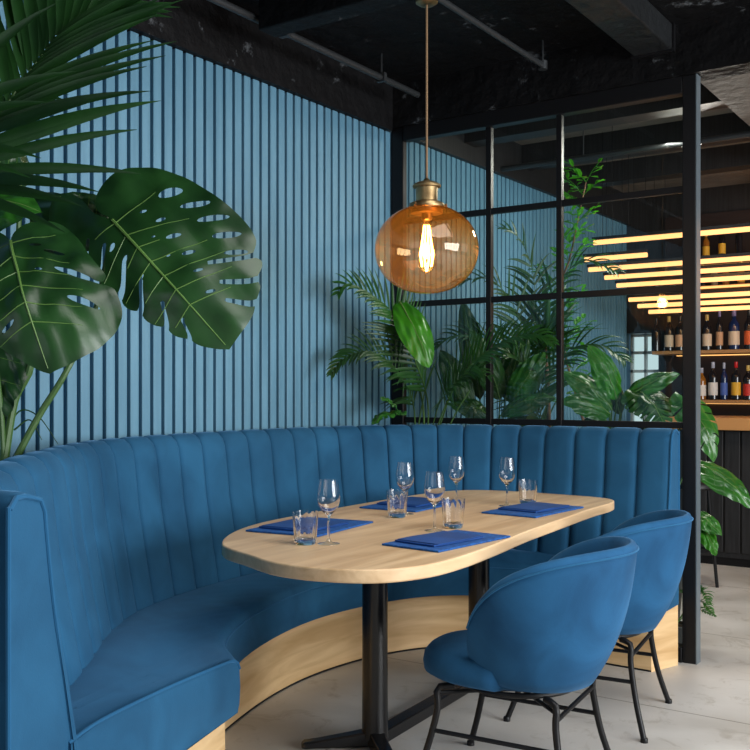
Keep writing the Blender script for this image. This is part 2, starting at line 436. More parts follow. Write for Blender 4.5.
# piping along the end panels
for i, sgn in ((0, -1), (NS - 1, 1)):
    r = rings[i]; tdir = (out[1] - out[0]).normalized() if i == 0 else (out[-1] - out[-2]).normalized()
    pts = [q + tdir * (.0) for q in r[1:-1]]
    MB().tube(cr(pts, 40), .0055, 8).obj('piping', 'piping', bq)
# seat cushion: loft across, from the back to the rounded front lip
NQ = 120
back_i = [round(k / (NQ - 1) * (NS - 1)) for k in range(NQ)]
sf = cr(SF, NQ); pl = cr(PL, NQ)
rings = []
for k in range(NQ):
    i = back_i[k]; b = out[i] + nrm[i] * (TB * thick(i) - .03); b.z = 0
    f_ = sf[k].copy(); dv = (b - f_)
    ln = dv.length; dv.normalize()
    zf, zb = .435, .485
    pr = [(0.012, .275), (.0, .30), (-.006, .35), (.0, zf - .03), (.014, zf - .008), (.04, zf + .004), (.10, zf + .012), (ln * .5, (zf + zb) / 2 + .012), (ln * .85, zb), (ln, zb - .01), (ln, .275)]
    rings.append([f_ + dv * a + V((0, 0, z)) for a, z in pr])
st = MB().loft(rings).obj('seat', 'velvet', bq, angle=50)
for rr in (rings[0], rings[-1]):
    MB().tube(cr(rr[3:-1], 40), .0045, 8).obj('piping', 'piping', bq)
MB().tube([r[3] + V((0, 0, .004)) for r in rings], .003, 6).obj('piping', 'piping', bq)
# plinth
rings = []
for k in range(NQ):
    i = back_i[k]; b = out[i] + nrm[i] * .012; b.z = 0; f_ = pl[k]
    rings.append([f_ + V((0, 0, .0)), f_ + V((0, 0, .274)), b + V((0, 0, .274)), b])
MB().loft(rings).obj('plinth', 'plinth_wood', bq, angle=30)
MB().tube([r[0] + V((0, 0, .004)) for r in rings], .004, 4).obj('shade_strip', 'black_metal', bq)  # thin dark tube standing in for shade along the plinth foot

# ------------------------------------------------------------------ table
TZ = .775
TO = [(.895, -2.315), (.755, -2.13), (.665, -1.89), (.635, -1.6), (.62, -1.25), (.62, -.85), (.645, -.58), (.74, -.42), (.92, -.365), (1.15, -.37), (1.33, -.385), (1.43, -.44), (1.47, -.56), (1.48, -.80),
      (1.505, -1.1), (1.54, -1.5), (1.585, -1.85), (1.605, -2.08), (1.595, -2.25), (1.53, -2.385), (1.40, -2.455), (1.24, -2.465), (1.07, -2.40)]
def closed_cr(P, n):
    P = [V((*p, 0)) for p in P]; k = len(P); out = []
    for i in range(k):
        a, b, c, d = P[i - 1], P[i], P[(i + 1) % k], P[(i + 2) % k]
        for q in range(n):
            t = q / n; out.append(.5 * ((2 * b) + (c - a) * t + (2 * a - 5 * b + 4 * c - d) * t * t + (3 * b - a - 3 * c + d) * t ** 3))
    return out
tb = thing('dining_table', 'long oval pale oak dining table on two black columns', 'table', (1.033, -1.687, 0))
ol = closed_cr(TO, 8)
m_ = MB(); n = len(ol); m_.v = [p + V((0, 0, TZ - .038)) for p in ol] + [p + V((0, 0, TZ)) for p in ol]
m_.f = [tuple(range(n))[::-1], tuple(range(n, 2 * n))] + [(i, (i + 1) % n, n + (i + 1) % n, n + i) for i in range(n)]
m_.obj('tabletop', 'table_wood', tb, bevel=.005)
C1, C2 = V((1.033, -1.687, 0)), V((.985, -.83, 0))
for c in (C1, C2):
    MB().lathe([(.048, .03), (.046, .06), (.045, .2), (.045, TZ - .05), (.045, TZ - .043)], c, 32).obj('column', 'black_gloss', tb)
    MB().box((c.x - .16, c.y - .2, TZ - .052), (c.x + .16, c.y + .2, TZ - .0385)).obj('mounting_plate', 'black_metal', tb, smooth=False)
def foot(c, tip, name='foot'):
    dirv = (tip - c).normalized(); sd = V((-dirv.y, dirv.x, 0)); L_ = (tip - c).length
    rings = []
    for t, w_, h in ((0, .034, .06), (.3, .03, .047), (.8, .024, .03), (.96, .026, .026), (1, .02, .018)):
        q = c + dirv * (L_ * t)
        rings.append([q + sd * w_ + V((0, 0, .004)), q + sd * w_ * .8 + V((0, 0, h)), q - sd * w_ * .8 + V((0, 0, h)), q - sd * w_ + V((0, 0, .004))])
    MB().loft(rings).obj(name, 'black_gloss', tb, bevel=.006)
foot(C1, V((.84, -1.86, 0))); foot(C1, V((1.30, -1.93, 0)))
foot(C2, V((.72, -.72, 0))); foot(C2, V((1.2, -.58, 0)))
dv = (C2 - C1); dv.normalize(); sd = V((-dv.y, dv.x, 0))
MB().loft([[q + sd * .034 + V((0, 0, .004)), q + sd * .028 + V((0, 0, .045)), q - sd * .028 + V((0, 0, .045)), q - sd * .034 + V((0, 0, .004))] for q in (C1 + dv * .02, C2 - dv * .02)]).obj('floor_bar', 'black_gloss', tb, bevel=.005)

# placemats and napkins
def slab(cx, cy, w_, l_, rz, z, h, name, m, wav=0.0, par=None):
    mb = MB(); nx, ny = 12, 18; R = Matrix.Rotation(rz, 3, 'Z')
    top = []
    for i in range(nx + 1):
        for j in range(ny + 1):
            x = (i / nx - .5) * w_; y = (j / ny - .5) * l_
            zz = z + h + wav * (noise.noise(V((x * 9 + cx * 7, y * 9, .3)))) 
            top.append(V((cx, cy, 0)) + R @ V((x, y, 0)) + V((0, 0, zz)))
    bot = [V((p.x, p.y, z)) for p in top]; k = len(top)
    mb.v = top + bot
    I = lambda i, j: i * (ny + 1) + j
    for i in range(nx):
        for j in range(ny):
            mb.f.append((I(i, j), I(i + 1, j), I(i + 1, j + 1), I(i, j + 1)))
            mb.f.append((k + I(i, j), k + I(i, j + 1), k + I(i + 1, j + 1), k + I(i + 1, j)))
    for i in range(nx):
        for j, s_ in ((0, 1), (ny, -1)): mb.f.append((I(i, j), I(i + 1, j), k + I(i + 1, j), k + I(i, j)))
    for j in range(ny):
        for i in (0, nx): mb.f.append((I(i, j), I(i, j + 1), k + I(i, j + 1), k + I(i, j)))
    return mb.obj(name, m, par, bevel=.0015, loc=(cx, cy, z))
mats = [(.885, -1.86, .28, .39, .12, 'blue placemat near the rounded table end, between cushion seat and tumbler'),
        (.83, -1.11, .26, .42, .04, 'blue placemat on the banquette side beside the middle wine glasses'),
        (1.435, -1.87, .215, .39, -.10, 'blue placemat at the front table edge by the first tub chair'),
        (1.32, -1.00, .235, .40, -.06, 'blue placemat at the far table end by the second tub chair')]
napl = ['folded blue napkin on the placemat near the rounded table end', 'folded blue napkin on the banquette side placemat by the middle wine glasses',
        'folded blue napkin on the placemat in front of the first tub chair', 'folded blue napkin on the placemat at the far table end']
for (cx, cy, w_, l_, rz, lb), nl in zip(mats, napl):
    o = slab(cx, cy, w_, l_, rz, TZ + .0005, .006, 'placemat', 'blue_mat'); tag(o, lb, 'placemat', 'blue placemats on the table')
    R = Matrix.Rotation(rz, 3, 'Z'); q = R @ V((-.01, -.03 if cy < -1.5 else .02, 0))
    e = slab(cx + q.x, cy + q.y, w_ * .74, l_ * .62, rz - .06, TZ + .0075, .006, 'napkin', 'napkin', wav=.0015)
    tag(e, nl, 'napkin', 'folded blue napkins')
    fl = slab(cx + q.x + .004, cy + q.y + .004, w_ * .74, l_ * .60, rz - .03, TZ + .0142, .002, 'top_fold', 'napkin', wav=.0015)
    fl.parent = e; fl.location = fl.location - e.location

# glasses
def wine_glass():
    r = thing('wine_glass', '', 'glass', (0, 0, 0), 'wine glasses on the table')
    outp = [(.0038, .006), (.0038, .03), (.0036, .07), (.0045, .084), (.010, .092), (.022, .103), (.031, .118), (.0355, .136), (.0355, .150), (.032, .175), (.0285, .198)]
    inn = [(.0275, .198), (.031, .175), (.0345, .150), (.0343, .137), (.0300, .1195), (.021, .105), (.010, .096), (.0, .0945)]
    MB().lathe([p if p[0] else (.0001, p[1]) for p in outp + inn], (0, 0, 0), 40).obj('bowl_and_stem', 'clear', r)
    MB().lathe([(.0345, .0005), (.034, .0015), (.028, .0028), (.014, .005), (.007, .010), (.0042, .018)], (0, 0, 0), 40, capb=False, capt=False).obj('foot', thin_glass('foot_glass', (.93, .95, .95), 1.6), r)
    return r
def tumbler():
    r = thing('tumbler', '', 'glass', (0, 0, 0), 'fluted tumblers on the table')
    md = lambda w, z: 1 + .035 * math.cos(w * 12) * max(0, min(1, z / .015, (.088 - z) / .03))
    outp = [(.0001, 0), (.029, 0), (.032, .003), (.0335, .014), (.0355, .04), (.039, .078), (.0405, .094), (.041, .100)]
    inn = [(.0394, .100), (.0384, .088), (.0355, .06), (.0325, .03), (.030, .017), (.0001, .014)]
    b = MB(); b.lathe(outp, n=72, mod=md, capt=False); k = len(b.v); b.lathe(inn, n=72)
    n = 72; s0 = (len(outp) - 1) * n
    b.f = [f for f in b.f if f != tuple(range(k, k + n))[::-1]]
    for j in range(n): b.f.append((s0 + j, s0 + (j + 1) % n, k + (j + 1) % n, k + j))
    b.obj('glass_body', 'clear', r); return r
wg = wine_glass()
WG = [((1.16, -2.125), 'wine glass beside the tumbler at the rounded table end'),
      ((.965, -1.385), 'wine glass standing just in front of the banquette side placemat'),
      ((1.285, -1.70), 'wine glass in the middle of the table behind the front placemat'),
      ((.962, -.985), 'wine glass at the back of the table against the banquette'),
      ((1.168, -.93), 'wine glass beside the tumbler at the far table end')]
for i, ((x, y), lb) in enumerate(WG):
    o = wg if i == 0 else copy_tree(wg); o.location = (x, y, TZ + .0008); o['label'] = lb
    if i == 4: o.location.z = TZ + .0008
tu = tumbler()
TU = [((1.115, -2.17), 'fluted tumbler at the rounded table end beside a placemat'),
      ((.985, -1.47), 'fluted tumbler half hidden behind a wine glass by the banquette'),
      ((1.345, -1.66 + .03), 'fluted tumbler at the corner of the front placemat'),
      ((1.205, -.811), 'fluted tumbler at the far table end')]
TU[2] = ((1.30, -1.60), TU[2][1]); TU[0] = ((1.10, -2.165), TU[0][1])
for i, ((x, y), lb) in enumerate(TU):
    o = tu if i == 0 else copy_tree(tu); o.location = (x, y, TZ + .0008); o['label'] = lb

# ------------------------------------------------------------------ tub chairs
def make_chair():
    r = thing('tub_chair', '', 'chair', (0, 0, 0), 'blue tub chairs at the table')
    # local: back towards +x
    NU, TM = 61, math.radians(131)
    def rad(th, z):
        t = max(0, min(1, (z - .345) / .45))
        base = .185 + .095 * (1 - (1 - t) ** 2.8) + .012 * t
        ex = 1.0 - .06 * abs(math.sin(th)) ** 2
        return base * ex
    def ptat(th, rr, z):
        return V((.03 + rr * math.cos(th) * 1.0 + .03 * ((z - .345) / .45) * max(0, math.cos(th)), rr * math.sin(th) * 1.10, z))
    rings = []; rim = []
    for i in range(NU):
        u = -1 + 2 * i / (NU - 1); th = u * TM
        a = abs(u)
        zt = .37 + .418 * (1 - min(1, a) ** 3.0) ** .6
        zb = .352 + .03 * a ** 3
        zt = max(zt, zb + .012)
        T = .036 if a < .9 else .036 * (1 - (a - .9) / .1 * .45)
        ring = []
        K = 12
        ring.append(ptat(th, rad(th, zb) - T, zb))
        for k in range(K + 1):
            z = zb + (zt - .018 - zb) * k / K; ring.append(ptat(th, rad(th, z), z))
        rim.append(ptat(th, rad(th, zt - .018) + .002, max(zt - .022, zb)))
        ring.append(ptat(th, rad(th, zt) - .008, zt - .005)); ring.append(ptat(th, rad(th, zt) - T * .5, zt)); ring.append(ptat(th, rad(th, zt) - T + .008, zt - .005))
        for k in range(K, 0, -1):
            z = zb + (zt - .018 - zb) * k / K; ring.append(ptat(th, rad(th, z) - T, z))
        rings.append(ring)
    MB().loft(rings).obj('shell', 'velvet_chair', r, angle=80)
    MB().tube(rim[3:-3], .0032, 6).obj('piping', 'piping', r)
    # shell underside pad + seat cushion
    rg = []
    for zz, sc in ((.342, .70), (.346, .90), (.360, .985), (.388, 1.0), (.413, .985), (.432, .93), (.441, .80), (.446, .4)):
        ring = []
        for j in range(48):
            w_ = 2 * PI * j / 48; c_, s_ = math.cos(w_), math.sin(w_)
            ex = 2.6; rr = (abs(c_) ** ex + abs(s_) ** ex) ** (-1 / ex)
            fx = .30 if c_ < 0 else .17
            ring.append(V((-.02 + rr * c_ * fx * sc, rr * s_ * (.225 if c_ < 0 else .19) * sc, zz)))
        rg.append(ring)
    MB().loft(rg).obj('seat', 'velvet_chair', r, angle=80)
    # frame
    ring = [V((-.02 + .185 * math.cos(2 * PI * j / 40), .185 * math.sin(2 * PI * j / 40), .336)) for j in range(40)]
    MB().tube(ring, .009, 8, closed=True).obj('seat_ring', 'black_metal', r)
    feet = {}
    for sx in (-1, 1):
        for sy in (-1, 1):
            top = V((-.165 if sx < 0 else .125, sy * .165, .336)); ft = V((-.285 if sx < 0 else .225, sy * .245, 0))
            mid = top.lerp(ft, .10) + V((sx * .03, sy * .02, .0)); 
            pts = cr([top, V((-.215 if sx < 0 else .165, sy * .185, .325)), top.lerp(ft, .22) + V((sx * .02, sy * .012, 0)), ft.lerp(top, .4) + V((sx * .004, 0, 0)), ft + V((0, 0, .004))], 18)
            lg = MB().tube(pts, .0105, 10).obj('leg', 'black_metal', r)
            MB().lathe([(.0135, 0), (.0135, .012), (.0115, .016)], ft, 12).obj('foot_cap', 'black_metal', lg)
            feet[sx, sy] = pts
    g = lambda sx, sy, k: feet[sx, sy][k]
    for sy in (-1, 1):
        MB().tube([g(-1, sy, 8), g(1, sy, 8)], .0075, 8).obj('stretcher', 'black_metal', r)
    MB().tube([g(1, -1, 4), g(1, 1, 4)], .0075, 8).obj('stretcher', 'black_metal', r)
    MB().tube([g(1, -1, 3), V((0, 0, .30)), g(-1, 1, 3)], .0065, 8).obj('cross_brace', 'black_metal', r)
    MB().tube([g(1, 1, 3), V((0, 0, .305)), g(-1, -1, 3)], .0065, 8).obj('cross_brace', 'black_metal', r)
    return r
ch = make_chair()
ch.location = (1.62, -1.71, 0); ch.rotation_euler.z = math.radians(6)
ch['label'] = 'blue velvet tub chair on black legs, its back nearest the camera'
c2 = copy_tree(ch); c2.location = (1.55, -.915, 0); c2.rotation_euler.z = math.radians(8)
c2['label'] = 'blue velvet tub chair behind the other one, next to the partition post'

# ------------------------------------------------------------------ pendant lamp
PX, PY = 1.056, -1.375
pd = thing('pendant_lamp', 'round amber glass pendant lamp hanging over the table', 'lamp', (PX, PY, 1.785))
MB().lathe([(.012, 2.70), (.03, 2.702), (.042, 2.71), (.044, 2.734)], (PX, PY, 0), 28).obj('ceiling_rose', 'brass', pd)
MB().tube([(PX, PY, 2.70), (PX, PY, 2.045)], .0045, 8).obj('cord', 'twine', pd)
MB().lathe([(.004, 2.05), (.010, 2.045), (.014, 2.037), (.034, 2.033), (.052, 2.024), (.054, 2.019), (.052, 2.014), (.042, 2.012), (.041, 1.962), (.052, 1.958),
            (.066, 1.952), (.069, 1.944), (.067, 1.934), (.060, 1.930), (.060, 1.915), (.03, 1.915)], (PX, PY, 0), 36).obj('cap', 'brass', pd)
for a in (.4, 2.5, 4.6):
    MB().tube([(PX + .06 * math.cos(a), PY + .06 * math.sin(a), 1.944), (PX + .078 * math.cos(a), PY + .078 * math.sin(a), 1.944)], .006, 8).obj('thumb_screw', 'brass', pd)
gp = []
GR, GH = .196, .166
for k in range(0, 41):
    a = math.radians(-90 + 163 * k / 40)
    c_ = abs(math.cos(a)) ** .92 * GR; z_ = math.copysign(abs(math.sin(a)) ** 1.0, math.sin(a)) * GH
    gp.append((max(c_, .0005), 1.780 + z_))
gl = MB().lathe(gp, (PX, PY, 0), 64, capb=True, capt=False).obj('glass_globe', 'amber', pd, loc=(PX, PY, 1.785))
bulb = MB().lathe([(.013, 1.912), (.014, 1.89), (.016, 1.87), (.024, 1.83), (.033, 1.78), (.036, 1.75), (.033, 1.72), (.020, 1.697), (.001, 1.69)], (PX, PY, 0), 24, capt=False).obj('bulb', thin_glass('bulb_glass', (1, .9, .7), 1.2), pd)
MB().lathe([(.02, 1.915), (.02, 1.893), (.014, 1.888), (.001, 1.888)], (PX, PY, 0), 20).obj('socket', 'brass', pd)
fm = MB()
for k in range(10):
    a = k * PI / 5; ca, sa = math.cos(a), math.sin(a)
    fm.tube([(PX + .011 * ca, PY + .011 * sa, 1.872), (PX + .019 * ca, PY + .019 * sa, 1.81), (PX + .027 * ca, PY + .027 * sa, 1.76), (PX + .020 * ca, PY + .020 * sa, 1.715)], .0013, 5)
fm.obj('filament', 'filament', bulb)
pl_ = bpy.data.lights.new('pendant_glow', 'POINT'); pl_.energy = 6; pl_.color = (1, .62, .28); pl_.shadow_soft_size = .03
po = bpy.data.objects.new('pendant_glow', pl_); COL.objects.link(po); po.location = (PX, PY, 1.78)

# ------------------------------------------------------------------ plants
def leaf3d(name, m, parent, base, tip, width, up, outline, holes=(), sag=.06, cup=.05, wave=.008, veins=True, vr=.004, vcount=6, seed=0, twist=0, double=True):
    """a leaf cut from the 2D outline (u: 0 base .. 1 tip, v: -.5 .. .5) laid along an arched midrib"""
    base, tip, up = V(base), V(tip), V(up)
    ax = tip - base; L_ = ax.length; a = ax.normalized(); nrm_ = (up - a * up.dot(a)).normalized(); sd = a.cross(nrm_)
    def mp(u, v):
        R = Matrix.Rotation(twist * u, 3, a)
        h = sag * 4 * u * (1 - u) * L_ if 0 <= u <= 1 else sag * 4 * u * (1 - u) * L_ * .5
        w_ = v * width
        z = h - cup * (abs(v) * 2) ** 1.7 * width + wave * noise.noise(V((u * 5 + seed, v * 7, seed * 1.3))) * 2 + .012 * width * math.cos(v * 2 * PI * 2) * 0
        return base + a * (u * L_) + R @ (sd * w_ * (1 - .12 * cup * abs(v))) + R @ (nrm_ * z)
    pts = [V((u, v)) for u, v in outline]; E_ = [(i, (i + 1) % len(pts)) for i in range(len(pts))]
    polys = [list(pts)]
    for h_ in holes:
        b_ = len(pts); hp = [V(q) for q in h_]; pts += hp; E_ += [(b_ + i, b_ + (i + 1) % len(hp)) for i in range(len(hp))]; polys.append(hp)
    def inside(p, poly):
        c_ = False; j = len(poly) - 1
        for i in range(len(poly)):
            if (poly[i].y > p.y) != (poly[j].y > p.y) and p.x < (poly[j].x - poly[i].x) * (p.y - poly[i].y) / (poly[j].y - poly[i].y + 1e-12) + poly[i].x: c_ = not c_
            j = i
        return c_
    us = [p.x for p in polys[0]]; vs_ = [p.y for p in polys[0]]
    NU_, NV_ = 36, 28
    for i in range(NU_):
        for j in range(NV_):
            q = V((min(us) + (max(us) - min(us)) * (i + .5) / NU_, min(vs_) + (max(vs_) - min(vs_)) * (j + .5) / NV_))
            if inside(q, polys[0]): pts.append(q)
    r = delaunay_2d_cdt(pts, E_, [], 0, 1e-5)
    V2, F2 = r[0], r[2]; F3 = []
    for f_ in F2:
        c_ = V((sum(V2[i].x for i in f_) / len(f_), sum(V2[i].y for i in f_) / len(f_)))
        if inside(c_, polys[0]) and not any(inside(c_, h_) for h_ in polys[1:]): F3.append(tuple(f_))
    mb = MB(); mb.v = [mp(p.x, p.y) for p in V2]; mb.f = F3
    used = sorted({i for f_ in F3 for i in f_}); rm = {i: k for k, i in enumerate(used)}
    mb.v = [mb.v[i] for i in used]; mb.f = [tuple(rm[i] for i in f_) for f_ in F3]
    def nrm_at(p):
        e = .004; q = (mp(p.x + e, p.y) - mp(p.x - e, p.y)).cross(mp(p.x, p.y + e) - mp(p.x, p.y - e)); q.normalize()
        return -q if q.dot(nrm_) < 0 else q
    NN = [nrm_at(V2[i]) for i in used]; k0 = len(mb.v); top_v = list(mb.v)
    def turned(f_):
        a_, b_, c_ = (top_v[i] for i in f_[:3]); return f_ if (b_ - a_).cross(c_ - a_).dot(NN[f_[0]]) >= 0 else tuple(reversed(f_))
    mb.f = [turned(f_) for f_ in mb.f]
    mb.v = [p + q * .0005 for p, q in zip(top_v, NN)] + [p - q * .0005 for p, q in zip(top_v, NN)]
    cnt = {}
    for f_ in mb.f:
        for i in range(len(f_)):
            a_, b_ = f_[i], f_[(i + 1) % len(f_)]; cnt.setdefault((min(a_, b_), max(a_, b_)), []).append((a_, b_))
    rim = [v_[0] for v_ in cnt.values() if len(v_) == 1]
    mb.f = mb.f + [tuple(k0 + i for i in reversed(f_)) for f_ in mb.f] + [(b_, a_, k0 + a_, k0 + b_) for a_, b_ in rim]
    o = mb.obj(name, m, parent, angle=180, recalc=False)
    o.data.normals_split_custom_set_from_vertices([tuple(q) for q in NN] + [tuple(-q) for q in NN])
    if veins:
        vb = MB(); vb.tube([mp(i / 12 * .97, 0) + nrm_ * .001 for i in range(13)], [vr * (1 - .75 * i / 12) for i in range(13)], 6)
        if vcount:
            for k in range(vcount):
                u0 = .03 + .78 * k / vcount
                for s_ in (-1, 1):
                    q = []
                    for t in range(7):
                        tt = t / 6 * .86; u_ = u0 + tt * (.20 - .02 * k) + (-.22 * tt if k == 0 else 0); v_ = s_ * tt * .47 * (1 - (abs(u0 - .35)) * .75)
                        if not inside(V((u_, v_)), polys[0]) or any(inside(V((u_, v_)), h_) for h_ in polys[1:]): break
                        q.append(mp(u_, v_) + nrm_ * .0008)
                    if len(q) > 2: vb.tube(q, [vr * .33 * (1 - .6 * t / 6) for t in range(len(q))], 5)
        vb.obj('vein', 'vein', o)
    return o

def heart(n=40, lob=.16, shape=.8):
    pts = []
    for i in range(n):
        t = i / (n - 1); u = -lob + (1 + lob) * t
        v = .5 * math.sin(PI * min(1, (t ** .55))) ** shape if 0 < t < 1 else 0
        pts.append((u, v))
    up_ = [(0.0, 0.0)] + pts[1:-1]
    return up_ + [(1.0, 0)] + [(u, -v) for u, v in reversed(pts[1:-1])]
def monstera_outline(seed=1, slits=6, depth=.62, slits2=None, depth2=None):
    rnd = random.Random(seed); half = []
    def env(t):                                   # half width along the blade, t from -lob .. 1
        q = (t + .18) / 1.18
        return .5 * (math.sin(PI * min(1, max(0, q)) ** .62)) ** .75 if 0 < q < 1 else 0
    for s_ in (1, -1):
        side = []
        if s_ == -1:
            slits = slits if slits2 is None else slits2; depth = depth2 or depth
        cuts = sorted(.16 + .74 * (k + .5 * rnd.random()) / slits for k in range(slits)) if slits else []
        n = 110; prev = None
        for i in range(n):
            t = -.18 + 1.18 * (i + .5) / n; v = env(t); e = 0
            for c_ in cuts: v *= 1 - .09 * math.exp(-((t - c_) / .03) ** 2)
            side.append((t, v))
        # insert slits that lean towards the tip
        outl = []
        ci = 0; i = 0
        while i < n:
            t, v = side[i]
            if ci < len(cuts) and t >= cuts[ci] and v > .12:
                hw = .011 + .012 * rnd.random(); dd = depth * (.75 + .4 * rnd.random()); lean = .16
                a0 = (t - hw, env(t - hw)); inn_v = v * (1 - dd); ti = t - lean * dd
                outl.append(a0)
                for k in range(1, 6): outl.append((a0[0] + (ti - .006 - a0[0]) * k / 6, a0[1] + (inn_v - a0[1]) * k / 6))
                outl.append((ti, inn_v - .012))
                a1 = (t + hw, env(t + hw))
                for k in range(1, 6): outl.append((ti + .012 + (a1[0] - ti - .012) * k / 6, inn_v + (a1[1] - inn_v) * k / 6))
                outl.append(a1)
                while i < n and side[i][0] <= t + hw: i += 1
                ci += 1; continue
            outl.append((t, v)); i += 1
        half.append(outl)
    top, bot = half
    return [(.0, .0)] + top + [(1.0, 0)] + [(u, -v) for u, v in reversed(bot)]
def cut_outline(neg, pos, cuts_neg, cuts_pos):
    """leaf margin from half-width profiles [(u, v)...] on both sides, with slits (u, half width, depth) leaning to the tip"""
    def side(prof, cuts):
        P = [V((a, b, 0)) for a, b in prof]; fine = cr(P, 120); outl = []
        def env(t):
            for k in range(len(fine) - 1):
                if fine[k].x <= t <= fine[k + 1].x: return fine[k].y + (fine[k + 1].y - fine[k].y) * (t - fine[k].x) / max(1e-6, fine[k + 1].x - fine[k].x)
            return 0
        cuts = list(cuts)
        for q in fine[1:-1]:
            t = q.x; v = q.y
            if any(abs(t - c[0]) < c[1] for c in cuts): 
                c = [c for c in cuts if abs(t - c[0]) < c[1]][0]
                if len(c) == 3:
                    pass
                key = ('cut', c[0])
                if key in outl: continue
                outl.append(key); continue
            for c in cuts: v *= 1 - .10 * math.exp(-((t - c[0]) / .035) ** 2)
            outl.append((t, v))
        res = []
        for q in outl:
            if q[0] == 'cut':
                c = [c for c in cuts if c[0] == q[1]][0]; u0, hw, dp = c[:3]
                v0 = env(u0 - hw) * .91; v1 = env(u0 + hw) * .91; ui = u0 - .20 * dp; vi = env(u0) * (1 - dp)
                A = [V((u0 - hw, v0, 0)), V((u0 - hw * .7 - .05 * dp, v0 * .7 + vi * .3, 0)), V((ui - .012, vi + .02, 0)), V((ui, vi, 0)), V((ui + .014, vi + .014, 0)), V((u0 + hw * .7 - .04 * dp, v1 * .7 + vi * .3, 0)), V((u0 + hw, v1, 0))]
                res += [(p.x, p.y) for p in cr(A, 20)]
            else: res.append(q)
        return res
    n_, p_ = side(neg, cuts_neg), side(pos, cuts_pos)
    return [(0, 0)] + p_ + [(1, 0)] + [(u, -v) for u, v in reversed(n_)]
def ellipse(u, v, a, b, rot, n=12):
    return [(u + a * math.cos(2 * PI * k / n) * math.cos(rot) - b * math.sin(2 * PI * k / n) * math.sin(rot), v + a * math.cos(2 * PI * k / n) * math.sin(rot) + b * math.sin(2 * PI * k / n) * math.cos(rot)) for k in range(n)]
def lance(n=24, w=.5, p=.9, sk=.8):
    up_ = [(i / n, w * math.sin(PI * (i / n) ** sk) ** p) for i in range(1, n)]
    return [(0, 0)] + up_ + [(1, 0)] + [(u, -v) for u, v in reversed(up_)]

def frond(parent, pts, m, n=26, ll=.32, lw=.022, rr=.006, spread=.95, droop=.25, name='frond', start=.12, up=(0, 0, 1), fwd=.55, taper=.5, zmin=None):
    """an arched palm frond: rachis with two rows of pointed, folded leaflets"""
    P = cr(pts, 60); mb = MB(); upv = V(up)
    mb2 = MB().tube(P, [rr * (1 - .8 * i / 59) for i in range(60)], 6)
    for k in range(n):
        s = start + (1 - start) * (k + .3) / n; i = min(58, int(s * 59)); p = P[i]; t = (P[i + 1] - P[max(0, i - 1)]).normalized()
        q = (s - start) / (1 - start)
        ln = ll * (math.sin(PI * min(1, .12 + .88 * q) ** .8) ** .6 * (1 - taper * q) + .12)
        if zmin and p.z < zmin + .06: continue
        for s_ in (-1, 1):
            side = t.cross(upv).normalized() * s_; nn = side.cross(t).normalized() * s_
            if nn.z < 0: nn = -nn
            ang = fwd + .5 * q + random.uniform(-.07, .07)
            d = (side * spread * math.cos(ang) + t * math.sin(ang) + nn * .22 + V([random.uniform(-.05, .05) for _ in range(3)])).normalized()
            ns = 7; vs = []; c = p.copy(); dd = d.copy(); L_ = ln * random.uniform(.88, 1.08)
            for j in range(ns + 1):
                a = j / ns; w_ = lw * .5 * math.sin(PI * (.06 + .94 * a) ** .7) * (1 if j < ns else 0.05) + .0006
                wd = dd.cross(nn).normalized(); nn2 = wd.cross(dd).normalized()
                vs += [c + wd * w_ + nn2 * w_ * .35, c, c - wd * w_ + nn2 * w_ * .35]
                if zmin and c.z + dd.z * L_ / ns < zmin: dd.z = max(dd.z, 0); dd.normalize()
                c = c + dd * (L_ / ns); dd = (dd + V((0, 0, -droop * (.25 + a) / ns * 2.2))).normalized()
            fs = []
            for j in range(ns):
                for h in (0, 1): fs.append((3 * j + h, 3 * j + h + 1, 3 * j + 4 + h, 3 * j + 3 + h))
            mb.add(vs, fs)
    o = mb.obj(name, m, parent, angle=180)
    mb2.obj('rachis', 'stem', o)
    return o

def pot(parent, c, r, h, z0=0):
    c = V((c[0], c[1], z0))
    p = MB().lathe([(r * .72, 0), (r * .76, .01), (r * .97, h * .9), (r, h * .93), (r, h), (r * .92, h), (r * .9, h * .9), (.001, h * .88)], c, 28, capt=False).obj('pot', 'pot', parent)
    MB().lathe([(.001, h * .885), (r * .5, h * .9), (r * .89, h * .885)], c, 20, capb=False, capt=False).obj('soil', 'soil', p)

# ---- big monstera by the slatted wall
MBASE = V((.27, -2.86, 0))
mo = thing('monstera_plant', 'large monstera with glossy split leaves against the slatted wall', 'plant', MBASE)
pot(mo, MBASE, .14, .34)
crown = V((.27, -2.80, 1.0))
MB().tube(cr([MBASE + V((0, 0, .3)), V((.25, -2.84, .7)), crown], 12), [.022] * 12, 10).obj('trunk', 'trunk', mo)
tw = -FW                                   # towards the room's open side
L2b, L2t = at(113, 221, 2.95), at(229, 349, 2.85)
def slot(u, v, a=.075, b=.02, rot=-1.2): return ellipse(u, v, a, b, rot, 14)
L2b = at(113, 221, 2.92)
LW = (L2t - L2b).length * .95
OL2 = cut_outline([(-.02, .0), (-.12, -.025), (-.205, .03), (-.25, .14), (-.24, .27), (-.16, .39), (-.04, .47), (.08, .52), (.25, .555), (.42, .58), (.58, .57), (.74, .50), (.88, .36), (.96, .19), (1.0, .0)],
                  [(-.02, .01), (-.12, .05), (-.30, .06), (-.40, .15), (-.32, .27), (-.14, .31), (.0, .31), (.16, .31), (.34, .30), (.52, .27), (.70, .21), (.86, .13), (.95, .06), (1.0, .0)],
                  [(.69, .014, .55), (.81, .014, .52), (.90, .012, .5)], [(.08, .016, .45), (.22, .022, .62), (.39, .022, .68), (.54, .018, .62), (.70, .016, .55), (.83, .012, .5)])
